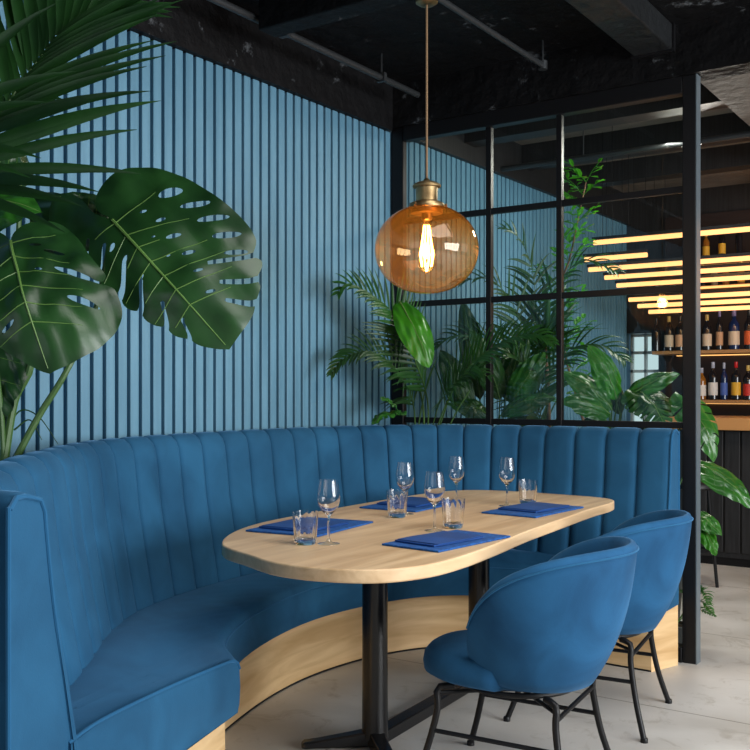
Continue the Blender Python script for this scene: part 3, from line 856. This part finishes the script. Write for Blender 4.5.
o2 = leaf3d('leaf', 'monstera', mo, L2b, L2t, LW, (tw + RT * .05 + V((0, 0, .12))).normalized(), OL2,
       [slot(.08, -.37, .075, .034, -1.15), slot(.24, -.43, .09, .022, -1.1), slot(.38, -.45, .095, .022, -1.1), slot(.51, -.44, .085, .020, -1.05), slot(.62, -.41, .07, .016, -1.0), slot(.20, -.21, .03, .012), slot(.33, -.20, .045, .014), slot(.46, -.20, .04, .013), slot(.08, -.17, .022, .011),
        slot(.58, -.17, .03, .009), slot(.14, .11, .03, .014, 1.2), slot(.25, .10, .026, .012, 1.2), slot(.40, .10, .022, .008, 1.2), slot(.71, -.14, .03, .009), slot(.26, -.11, .012, .006), slot(.40, -.10, .012, .006)],
       sag=.11, cup=.10, wave=.007, vcount=7, vr=.0055, seed=2)
L1b, L1t = at(11, 242, 2.75), at(50, 374, 2.62)
LW1 = (L1t - L1b).length * .93
OL1 = cut_outline([(-.02, .0), (-.10, .05), (-.15, .18), (-.08, .36), (.08, .45), (.28, .50), (.50, .58), (.70, .59), (.83, .50), (.93, .32), (.985, .12), (1.0, .0)],
                  [(-.02, .0), (-.12, .06), (-.20, .2), (-.12, .36), (.06, .46), (.28, .46), (.5, .40), (.68, .31), (.85, .17), (.95, .07), (1.0, .0)],
                  [(.50, .014, .30)], [(.25, .016, .5), (.45, .016, .5)])
leaf3d('leaf', 'monstera', mo, L1b, L1t, LW1, (tw + V((0, 0, .30)) + RT * .1).normalized(), OL1,
       [slot(.20, -.27, .07, .016), slot(.40, -.36, .14, .022, -1.0), slot(.62, -.36, .11, .022, -1.0), slot(.10, -.16, .045, .012), slot(.32, -.14, .025, .010), slot(.66, .16, .06, .014, 1.1), slot(.12, .2, .06, .020, 1.2)],
       sag=.15, cup=.13, wave=.008, vcount=6, vr=.0055, seed=4)
leaf3d('leaf', 'monstera_dark', mo, at(20, 190, 3.0), at(-30, 150, 2.9), .26, (tw + V((0, 0, .6))), heart(), sag=.1, cup=.15, vcount=5, seed=6)
leaf3d('leaf', 'mid_leaf', mo, at(-25, 205, 2.9), at(42, 212, 2.85), .17, (tw + V((0, 0, .5))), lance(), sag=.15, cup=.2, vcount=0, seed=7, vr=.003)
leaf3d('leaf', 'monstera_dark', mo, at(105, 225, 3.05), at(58, 196, 3.0), .20, (tw + V((.2, 0, .5))), heart(), sag=.1, cup=.25, vcount=4, seed=9, vr=.004)
leaf3d('leaf', 'monstera_dark', mo, at(30, 222, 3.1), at(110, 240, 3.12), .24, (tw + V((0, 0, .1))), heart(), sag=.1, cup=.2, vcount=4, seed=13, vr=.003)
leaf3d('leaf', 'monstera_dark', mo, at(-10, 330, 3.0), at(5, 420, 2.95), .2, (tw + V((-.3, 0, .2))), lance(), sag=.05, cup=.2, vcount=3, seed=14, vr=.003)
def petiole(pts, r0, r1, par, m='stem'):
    P = cr(pts, 26); MB().tube(P, [r0 + (r1 - r0) * i / 25 for i in range(26)], 8).obj('petiole', m, par)
cA = at(4, 462, 2.95); cB = at(16, 458, 2.98)
petiole([cB, at(40, 414, 3.0), at(66, 372, 3.0), at(95, 310, 3.05), L2b], .011, .006, mo)
petiole([cA, at(15, 400, 2.98), at(31, 365, 2.98), at(30, 300, 2.98), L1b], .013, .007, mo)
petiole([cA, at(8, 410, 3.0), at(18, 355, 3.02), at(18, 260, 3.02), at(20, 190, 3.0)], .014, .007, mo)
petiole([cA, at(0, 400, 2.95), at(-12, 300, 2.95), at(-25, 205, 2.9)], .009, .004, mo)
petiole([at(14, 430, 2.98), at(30, 420, 3), at(42, 440, 3.0)], .003, .001, mo, 'palm_deep')
petiole([at(8, 425, 2.98), at(22, 410, 3), at(40, 418, 3.0), at(58, 444, 3.0)], .003, .001, mo, 'palm_deep')
petiole([crown, at(2, 470, 2.95), cA], .03, .02, mo, 'trunk')
petiole([crown, at(16, 475, 2.98), cB], .022, .013, mo, 'trunk')

# ---- tall palm at the top corner by the wall
PB = V((.33, -3.75, 0))
pm = thing('kentia_palm', 'tall palm whose arching fronds reach in above the monstera', 'plant', PB)
pot(pm, PB, .18, .4)
MB().tube(cr([PB + V((0, 0, .35)), PB + V((0, 0, 1.0)), PB + V((.02, .02, 1.6))], 14), [.035 - .001 * i for i in range(14)], 10).obj('trunk', 'trunk', pm)
cp = PB + V((.02, .02, 1.6))
frond(pm, [cp, at(-70, 200, 2.45), at(-8, 125, 2.45), at(40, 58, 2.5), at(75, 22, 2.55), at(130, 5, 2.62)], 'palm_deep', n=30, ll=.44, lw=.030, rr=.008, start=.52, up=(.55, -.75, .35), fwd=.62, droop=.16, taper=.3)
frond(pm, [cp, at(-90, 200, 2.6), at(-50, 140, 2.7), at(0, 102, 2.75), at(55, 98, 2.8)], 'palm_deep', n=26, ll=.27, lw=.014, rr=.004, start=.55, up=(.4, -.7, .5), fwd=.7, droop=.5)
frond(pm, [cp, at(-100, 150, 2.3), at(-60, 40, 2.35), at(-10, -30, 2.5), at(60, -60, 2.6)], 'palm_deep', n=26, ll=.40, lw=.036, rr=.008, start=.3, up=(.5, -.7, .4), fwd=.6, droop=.25)
frond(pm, [cp, PB + V((.1, -.3, 2.1)), PB + V((.2, -.8, 2.2))], 'palm', n=20, ll=.3, lw=.03)

# ---- corner palm inside the room, behind the banquette
cp0 = V((.165, -.165, 0))
cpm = thing('areca_palm', 'feathery palm in the corner between slatted wall and glass partition', 'plant', cp0)
pot(cpm, cp0, .115, .40)
cc = cp0 + V((0, 0, .38))
frond(cpm, [cc, at(428, 425, 5.15), at(415, 360, 4.95), at(392, 312, 4.85), at(352, 285, 4.72), at(336, 296, 4.66)], 'palm', n=36, ll=.27, lw=.018, rr=.006, start=.52, zmin=1.11, up=(.5, -.6, .6), droop=.35, fwd=.6)
frond(cpm, [cc, at(415, 425, 5.15), at(400, 375, 4.93), at(372, 352, 4.84), at(345, 358, 4.74), at(330, 376, 4.7)], 'palm_deep', n=36, ll=.24, lw=.016, rr=.006, start=.45, zmin=1.11, up=(.5, -.6, .6), droop=.45, fwd=.6)
frond(cpm, [cc, at(440, 425, 5.15), at(462, 375, 4.95), at(500, 343, 4.82), at(535, 334, 4.72), at(556, 345, 4.64)], 'palm', n=36, ll=.24, lw=.016, rr=.006, start=.42, zmin=1.11, up=(0, -.8, .6), droop=.6, fwd=.6)
frond(cpm, [cc, at(432, 428, 5.15), at(445, 395, 4.95), at(470, 372, 4.86), at(492, 378, 4.8)], 'palm_deep', n=20, ll=.20, lw=.013, rr=.005, start=.58, zmin=1.11, up=(0, -.8, .6), droop=.6)
leaf3d('leaf', 'bright_leaf', cpm, at(398, 300, 4.88), at(429, 368, 4.75), .165, (FW * -1 + V((.2, 0, .4))), lance(24, .5, .6, .95), sag=.12, cup=.12, vcount=0, vr=.004, wave=.006)
petiole([cc, at(424, 425, 5.15), at(405, 340, 4.95), at(398, 300, 4.88)], .007, .004, cpm)
leaf3d('leaf', 'mid_leaf', cpm, at(398, 412, 4.9), at(372, 424, 4.75), .12, (0, -.4, .9), monstera_outline(3, 4, .5), sag=.1, cup=.1, vcount=4, vr=.002)
leaf3d('leaf', 'mid_leaf', cpm, at(396, 408, 4.9), at(380, 398, 4.8), .09, (.3, -.5, .8), monstera_outline(8, 4, .5), sag=.1, cup=.1, vcount=4, vr=.002)
for px, py, dpt, x0 in ((418, 430, 5.15, 425), (436, 432, 5.13, 452), (448, 430, 5.1, 470)):
    petiole([cc, at(px, py, dpt), at(x0, 390, 5.05)], .005, .003, cpm)

# ---- plants of the bar room, behind the glass
def spiky(name, label, base, h, n, ll, lw, m, seed=0, up_bias=.8, kinds='plant', trunk_r=.012, heads=1):
    rnd = random.Random(seed); r = thing(name, label, kinds, base); pot(r, base, .13, .32)
    top = V(base) + V((0, 0, h)); MB().tube(cr([V(base) + V((0, 0, .28)), V(base) + V((.02, .01, h * .6)), top], 10), trunk_r, 8).obj('trunk', 'trunk', r)
    for k in range(n):
        a = 2.4 * k + rnd.random() * .4; el = .15 + 1.25 * (k / n) ** .9 * up_bias + rnd.uniform(-.1, .1)
        d = V((math.cos(a) * math.cos(el), math.sin(a) * math.cos(el), math.sin(el))); L_ = ll * rnd.uniform(.8, 1.1)
        b = top + V((0, 0, -.10 + .12 * k / n)); tip = b + d * L_ + V((0, 0, -.10 * L_))
        if tip.x < .04: tip.x = .04
        if tip.y < .06: tip.y = .06
        nn = V((0, 0, 1)) if abs(d.z) < .8 else -FW
        leaf3d('leaf', m, r, b, tip, lw, nn, lance(12, .5, .8, .7), sag=.10, cup=.25, wave=.0, veins=False)
    return r
spiky('dracaena_plant', 'spiky dracaena behind the middle glass panes', (.63, .62, 0), 1.55, 26, .36, .035, 'palm', 3)

def broad(name, label, base, leaves, m, cat='plant', potr=.14, poth=.36):
    r = thing(name, label, cat, base); pot(r, base, potr, poth); b0 = V(base) + V((0, 0, poth))
    for k, (bp_, tp_, w_, upv, mm, shp) in enumerate(leaves):
        leaf3d('leaf', mm or m, r, bp_, tp_, w_, upv, shp, sag=.14, cup=.14, wave=.008, vcount=5 if w_ > .1 else 0, vr=.0035, seed=k + len(name))
        petiole([b0, b0.lerp(V(bp_), .5) + V((0, 0, .08)), bp_], .007, .0035, r)
    return r
LN = lance(24, .5, .75, .85)
F_ = -FW
broad('peace_lily', 'broad leaved plant with one upright bright leaf behind the widest pane', (1.05, .42, 0), [
    (at(617, 400, 5.05), at(588, 345, 5.02), .15, F_ + V((.2, 0, .2)), 'bright_leaf', LN),
    (at(612, 410, 5.0), at(562, 372, 5.05), .15, F_ + V((0, 0, .6)), 'mid_leaf', LN),
    (at(610, 414, 4.98), at(560, 402, 4.9), .16, F_ + V((0, 0, .8)), 'mid_leaf', LN),
    (at(622, 402, 5.05), at(680, 374, 5.0), .13, F_ + V((0, 0, .9)), 'mid_leaf', LN),
    (at(624, 400, 5.1), at(676, 408, 5.0), .17, F_ + V((0, 0, .7)), 'palm', LN),
    (at(612, 408, 5.1), at(578, 388, 5.2), .17, F_ + V((0, 0, .5)), 'palm', LN),
    (at(606, 420, 5.0), at(585, 425, 4.9), .13, F_ + V((0, 0, .9)), 'mid_leaf', LN),
    (at(620, 415, 5.1), at(600, 370, 5.3), .12, F_ + V((0, 0, .5)), 'palm_deep', LN),
    ], 'mid_leaf')
broad('philodendron_plant', 'potted philodendron with holed leaves poking out past the partition post', (1.38, .30, 0), [
    (at(686, 400, 4.95), at(714, 462, 4.85), .21, F_ + V((.3, 0, .5)), 'mid_leaf', monstera_outline(21, 5, .5)),
    (at(690, 462, 4.95), at(752, 508, 4.8), .17, F_ + V((.1, 0, .9)), 'mid_leaf', LN),
    (at(690, 512, 4.95), at(722, 536, 4.85), .12, F_ + V((.1, 0, .9)), 'mid_leaf', LN),
    (at(696, 520, 4.95), at(716, 556, 4.85), .10, F_ + V((.3, 0, .6)), 'bright_leaf', LN),
    (at(640, 392, 5.0), at(668, 436, 4.85), .24, F_ + V((.1, 0, .6)), 'palm', monstera_outline(31, 7, .75)),
    ], 'mid_leaf', potr=.13, poth=.34)
broad('banana_plant', 'leafy green plant behind the pane beside the corner palm', (.42, .38, 0), [
    (at(500, 400, 5.35), at(470, 330, 5.3), .16, F_ + V((0, 0, .4)), 'palm', LN),
    (at(470, 410, 5.35), at(440, 350, 5.4), .16, F_ + V((0, 0, .4)), 'palm_deep', LN),
    (at(510, 405, 5.3), at(545, 352, 5.25), .16, F_ + V((0, 0, .4)), 'mid_leaf', LN),
    (at(500, 415, 5.25), at(556, 398, 5.15), .14, F_ + V((0, 0, .9)), 'mid_leaf', LN),
    (at(490, 415, 5.25), at(450, 405, 5.25), .14, F_ + V((0, 0, .9)), 'palm', LN),
    (at(505, 400, 5.4), at(525, 325, 5.5), .15, F_ + V((0, 0, .3)), 'palm_deep', LN),
    (at(480, 400, 5.5), at(462, 300, 5.6), .15, F_ + V((0, 0, .3)), 'palm_deep', LN),
    ], 'palm', potr=.13)
ap = thing('parlour_palm', 'arching palm behind the glass with fronds filling the middle panes', 'plant', (.72, .98, 0))
pot(ap, (.72, .98, 0), .16, .4)
b0 = V((.72, .98, .38))
for pts in ([at(530, 400, 5.6), at(520, 320, 5.6), at(490, 280, 5.55), at(450, 285, 5.5)],
            [at(535, 400, 5.6), at(545, 310, 5.6), at(580, 262, 5.5), at(625, 275, 5.35)],
            [at(530, 410, 5.6), at(500, 350, 5.5), at(462, 335, 5.45), at(430, 350, 5.5)],
            [at(530, 400, 5.6), at(535, 290, 5.6), at(520, 240, 5.5), at(495, 225, 5.5)],
            [at(540, 410, 5.5), at(565, 355, 5.4), at(600, 345, 5.3), at(630, 365, 5.2)],
            [at(535, 410, 5.5), at(525, 370, 5.35), at(500, 350, 5.3), at(470, 375, 5.3)]):
    frond(ap, [b0] + pts, 'palm', n=22, ll=.30, lw=.018, rr=.005, start=.45, up=(.2, -.5, .8), droop=.6)
# leafy shrub with a tall bright top
sh = thing('ficus_tree', 'slender leafy tree rising behind the upper middle of the partition', 'plant', (.78, 1.35, 0))
pot(sh, (.78, 1.35, 0), .15, .4)
tr = cr([V((.78, 1.35, .36)), at(560, 330, 5.75), at(572, 250, 5.7), at(586, 182, 5.6)], 30)
MB().tube(tr, [.012 - .00028 * i for i in range(30)], 8).obj('trunk', 'trunk', sh)
fo = MB(); rnd = random.Random(4)
for i in range(11, 30):
    for k in range(3 + (i % 2)):
        a = rnd.random() * 6.28; reach = .16 * (1 - .6 * (i - 11) / 19) + .02; p = tr[i]
        e = p + V((math.cos(a) * reach, math.sin(a) * reach, .05 + .08 * rnd.random()))
        fo.tube([p, p.lerp(e, .5) + V((0, 0, .01)), e], .0018, 4)
        for q in range(5):
            c = p.lerp(e, .3 + .7 * q / 4); b = a + rnd.uniform(-1.3, 1.3); el = rnd.uniform(-.2, .9)
            d = V((math.cos(b) * math.cos(el), math.sin(b) * math.cos(el), math.sin(el))); L_ = rnd.uniform(.055, .085)
            s_ = d.cross(V((0, 0, 1))).normalized() * L_ * .2
            fo.add([c, c + d * L_ * .35 + s_, c + d * L_ * .7 + s_ * .9, c + d * L_ + V((0, 0, -.01)), c + d * L_ * .7 - s_ * .9, c + d * L_ * .35 - s_], [(0, 1, 2, 3), (0, 3, 4, 5)])
fo.obj('foliage', 'bright_leaf', sh, smooth=False)
# little fern low beside the post
fe = thing('fern', 'small fern low on the floor just past the partition post', 'plant', (1.52, .2, 0))
pot(fe, (1.50, .2, 0), .07, .12)
for k, (a, b) in enumerate((((700, 606), (713, 614)), ((702, 596), (710, 606)), ((696, 600), (700, 585)), ((690, 604), (680, 590)), ((692, 612), (716, 617)))):
    frond(fe, [V((1.50, .2, .11)), at(a[0], a[1] - 4, 4.75), at(b[0], b[1], 4.62)], 'mid_leaf', n=12, ll=.06, lw=.014, rr=.002, start=.3, droop=.4)

# ------------------------------------------------------------------ bar
bc = thing('bar_counter', 'dark panelled bar counter with a warm wooden top', 'counter', (1.7, 2.75, 0))
MB().box((.75, 2.62, .06), (4.2, 3.05, .967)).obj('counter_body', 'dark_wall', bc, smooth=False)
g = MB()
for k in range(30): g.box((.76 + k * .115, 2.60, .1), (.76 + k * .115 + .1, 2.62, .96))
g.obj('front_panelling', 'dark_wall', bc, bevel=.003)
MB().box((.75, 2.64, 0), (4.2, 3.0, .06)).obj('kickboard', 'black_metal', bc, smooth=False)
MB().box((.70, 2.52, .968), (4.25, 3.12, 1.055)).obj('counter_top', 'bar_wood', bc, bevel=.004)
YB = 3.44
bb = thing('back_bar', 'dark back bar cabinet with amber lit shelves behind the counter', 'shelf', (1.5, 3.55, 0))
MB().box((.33, 3.66, 0), (4.2, 3.69, 2.7)).obj('back_panel', 'bar_back', bb, smooth=False)
MB().box((.33, YB - .1, 0), (4.2, 3.66, 1.0)).obj('base_cabinet', 'bar_back', bb, smooth=False)
SH = [1.172, 1.566, 2.075, 2.30]
for z in SH:
    s_ = MB().box((.33, YB - .1, z - .028), (4.2, 3.66, z)).obj('shelf_board', 'shelf_wood', bb, bevel=.002)
for z in SH[2:] :
    MB().box((.33, YB - .104, z - .024), (4.2, YB - .1005, z - .006)).obj('led_edge', 'led_dim', bb, smooth=False)
for z in SH: MB().box((.44, 3.63, z - .035), (4.18, 3.65, z - .0285)).obj('led_strip', 'led_dim', bb, smooth=False)
bott = {}
def bottle_mat(c, tr=0.0):
    return mat('bottle_glass_%d' % len(bott), c, .12, **{'Specular IOR Level': .8})
BM = {k: mat('bottle_' + k, c, .1) for k, c in dict(dark=(.012, .010, .012), green=(.01, .03, .012), amber=(.30, .11, .015), navy=(.008, .02, .08), clear=(.28, .22, .14)).items()}
LM = {k: mat('label_' + k, c, .6) for k, c in dict(cream=(.62, .48, .34), tan=(.5, .27, .14), white=(.7, .66, .6), orange=(.62, .10, .02), yellow=(.75, .42, .03), red=(.55, .03, .02), blue=(.06, .12, .4), peach=(.65, .36, .2)).items()}
CM = {k: mat('cap_' + k, c, .35) for k, c in dict(red=(.5, .01, .01), silver=(.4, .42, .5), black=(.01, .01, .01), gold=(.6, .4, .1), violet=(.22, .18, .35)).items()}
def bottle(px, row, glass, lab, cap, label, sc=1.0, rr=.038, d=None):
    z = SH[row]; d = d or 7.8
    # depth on the shelf line y=YB
    a = (px - 375) / 981; den = FW.y + RT.y * a; dd = (YB - CAM.y) / den
    x = CAM.x + (FW.x + RT.x * a) * dd
    b = thing('bottle', label, 'bottle', (x, YB, z + .0005), 'bottles on the back bar')
    h = .30 * sc
    MB().lathe([(rr * .8, 0), (rr, .006), (rr, h * .58), (rr * .93, h * .66), (rr * .5, h * .75), (rr * .36, h * .80), (rr * .34, h * .93), (.001, h * .93)], (x, YB, z + .0005), 20).obj('bottle_body', BM[glass], b)
    if lab: MB().lathe([(rr + .0008, h * .12), (rr + .0008, h * .46)], (x, YB, z + .0005), 20, capb=False, capt=False).obj('paper_label', LM[lab], b)
    MB().lathe([(rr * .37, h * .84), (rr * .40, h * .845), (rr * .40, h), (.001, h * 1.002)], (x, YB, z + .0005), 14).obj('cap', CM[cap], b)
    return b
B_ = [(656, 1, 'dark', None, 'black', 'dark bottle at the open end of the long shelf, seen through glass', .9), (669, 1, 'dark', 'cream', 'gold', 'dark bottle with cream label and gold cap, seen through glass', .95), (680, 1, 'dark', 'peach', 'black', 'dark bottle with peach label touching the partition post', .95),
      (707, 1, 'dark', 'cream', 'gold', 'bottle with cream label just past the post on the long shelf', .95), (719.5, 1, 'dark', 'tan', 'violet', 'slim bottle with tan label and violet cap on the long shelf', 1.05), (734, 1, 'navy', 'cream', 'violet', 'wide bottle with large cream label on the long shelf', 1.05), (749, 1, 'dark', 'orange', 'black', 'bottle with orange label on the long shelf at the picture edge', 1.05),
      (701.5, 0, 'amber', 'white', 'silver', 'amber bottle nearest the post on the lowest shelf', .85), (713, 0, 'dark', 'white', 'silver', 'dark bottle with white label on the lowest shelf', 1.0), (724, 0, 'navy', 'blue', 'silver', 'slim navy bottle with blue label on the lowest shelf', .98), (736, 0, 'dark', 'yellow', 'red', 'red capped bottle with yellow label on the lowest shelf', 1.0), (748, 0, 'dark', 'red', 'gold', 'bottle with red label on the lowest shelf at the picture edge', .9),
      (703, 2, 'dark', None, 'gold', 'dark bottle beside the post on the third shelf up', .6), (714.5, 2, 'clear', None, 'gold', 'pale bottle on the third shelf up', .55), (726, 2, 'amber', None, 'gold', 'amber bottle in the middle of the third shelf up', .55), (741, 2, 'amber', 'yellow', 'gold', 'amber bottle with yellow label on the third shelf up', .62),
      (706, 3, 'amber', 'yellow', 'gold', 'amber bottle beside the post on the top shelf', .7), (722, 3, 'dark', 'yellow', 'gold', 'dark bottle with yellow label on the top shelf', .8), (739, 3, 'dark', None, 'gold', 'dark bottle on the top shelf near the picture edge', .85)]
for q in B_: bottle(*q[:6], sc=q[6], rr=.042 if 'wide' in q[5] else (.027 if 'slim' in q[5] or q[1] > 1 else .036))
# upturned glasses on the counter
for k, (x, y) in enumerate(((1.52, 2.95), (1.62, 2.93), (1.58, 3.03))):
    g = thing('tumbler', ['clear glass on the bar counter nearest the post', 'clear glass on the bar counter at the picture edge', 'clear glass behind the other two on the bar counter'][k], 'glass', (x, y, 1.056), 'glasses on the bar counter')
    MB().lathe([(.036, 0), (.037, .01), (.030, .10), (.028, .105), (.001, .105)], (x, y, 1.056), 20, capb=False, capt=False).obj('glass_body', thin_glass('tumbler_glass', (.92, .9, .85), 2.0), g)
# hanging linear lamps
LP = [(5.9, 235, 594, .9), (6.05, 252, 585, 'short'), (6.15, 263, 589, 0), (6.35, 272.5, 605, 0), (6.55, 281.5, 617, 0), (6.75, 297, 629, 0), (6.95, 304, 638, 0), (7.15, 310.5, 649, 0)]
ll_ = ['linear lamp hanging highest and nearest over the bar', 'short glowing tube imitating a lamp reflection, just below the highest lamp', 'linear lamp third from the top of the cascade over the bar', 'linear lamp fourth from the top of the cascade over the bar',
       'linear lamp fifth from the top of the cascade over the bar', 'linear lamp third from the bottom of the cascade over the bar', 'linear lamp second from the bottom of the cascade over the bar', 'lowest linear lamp of the cascade over the bar']
for (dd, py, px, kk), lb in zip(LP, ll_):
    p = at(682, py, dd); q = at(px, py, dd)
    # slide the left end onto the line y = p.y
    a = (px - 375) / 981; t_ = (p.y - CAM.y) / (FW.y + RT.y * a); x0 = CAM.x + (FW.x + RT.x * a) * t_
    if kk == 'short':  # this short glowing tube stands in for a lamp reflection
        a = (647 - 375) / 981; t_ = (p.y - CAM.y) / (FW.y + RT.y * a); x1 = CAM.x + (FW.x + RT.x * a) * t_
    else: x1 = 2.75
    l_ = thing('linear_lamp', lb, 'lamp', (x0, p.y, p.z), 'warm linear lamps over the bar')
    MB().tube([(x0, p.y, p.z), (x1, p.y, p.z)], .015, 10).obj('light_tube', 'led', l_)
    MB().box((x0 - .01, p.y - .012, p.z + .016), (x1, p.y + .012, p.z + .034)).obj('housing', 'black_metal', l_, smooth=False)
    for xx in (x0 + .12, x1 - .12): MB().tube([(xx, p.y, p.z + .03), (xx, p.y, 2.77 if False else CZ - .002)], .0015, 5).obj('wire', 'black_metal', l_)
# stool in the bar room
sx, sy = 1.10, 1.80
sto = thing('bar_stool', 'slim black stool standing beyond the leaves in the bar room', 'stool', (sx, sy, 0))
MB().lathe([(.001, .62), (.15, .62), (.165, .63), (.165, .65), (.155, .665), (.001, .67)], (sx, sy, 0), 28).obj('seat', 'black_metal', sto)
for a in (PI * .02, PI * .52, PI * 1.02, PI * 1.52):
    MB().tube([(sx + .11 * math.cos(a), sy + .11 * math.sin(a), .625), (sx + .165 * math.cos(a), sy + .165 * math.sin(a), 0.0)], .011, 8).obj('leg', 'black_metal', sto)
MB().tube([(sx + .15 * math.cos(2 * PI * k / 24), sy + .15 * math.sin(2 * PI * k / 24), .22) for k in range(24)], .007, 6, closed=True).obj('footrest', 'black_metal', sto)

# ------------------------------------------------------------------ light
def area(name, loc, target, sx_, sy_, e, col):
    l = bpy.data.lights.new(name, 'AREA'); l.shape = 'RECTANGLE'; l.size = sx_; l.size_y = sy_; l.energy = e; l.color = col
    o = bpy.data.objects.new(name, l); COL.objects.link(o); o.location = loc
    o.rotation_euler = (V(target) - V(loc)).to_track_quat('-Z', 'Y').to_euler(); return o
area('window_daylight_side', (6.6, -1.7, 1.6), (1.0, -1.8, .5), 3.4, 1.7, 310, (.95, .98, 1))
area('window_daylight_rear', (1.6, -7.9, 1.9), (1.2, -1.2, .9), 3.2, 1.9, 22, (.9, .96, 1))
area('overhead_fill', (2.9, -2.3, 2.9), (2.9, -2.29, 0), 2.0, 2.0, 66, (1, .98, .95))  # unseen overhead fill, added to brighten the table and floor
area('bar_daylight', (6.6, 2.0, 1.8), (1.0, 1.2, 1.0), 2.4, 1.8, 20, (1, .95, .88))
area('plant_downlight', (1.35, 1.25, 2.68), (1.0, .5, 0), .4, .4, 26, (1, .95, .85))
area('lamp_glow', (1.9, 2.0, 2.1), (1.6, 3.6, 1.7), 1.6, .1, 7, (1, .55, .22))
W = bpy.data.worlds.new('world'); S.world = W; W.use_nodes = True
W.node_tree.nodes['Background'].inputs[0].default_value = (.75, .85, 1, 1); W.node_tree.nodes['Background'].inputs[1].default_value = .10

vs = S.view_settings; vs.view_transform = 'Standard'; vs.look = 'None'; vs.exposure = 0.1; vs.gamma = 1; vs.use_curve_mapping = False
try:
    S.cycles.use_denoising = True
    S.cycles.max_bounces = 10; S.cycles.transparent_max_bounces = 24; S.cycles.transmission_bounces = 10
    S.cycles.caustics_reflective = False; S.cycles.caustics_refractive = True; S.cycles.blur_glossy = 1.0
    S.cycles.sample_clamp_indirect = 6
except Exception: pass
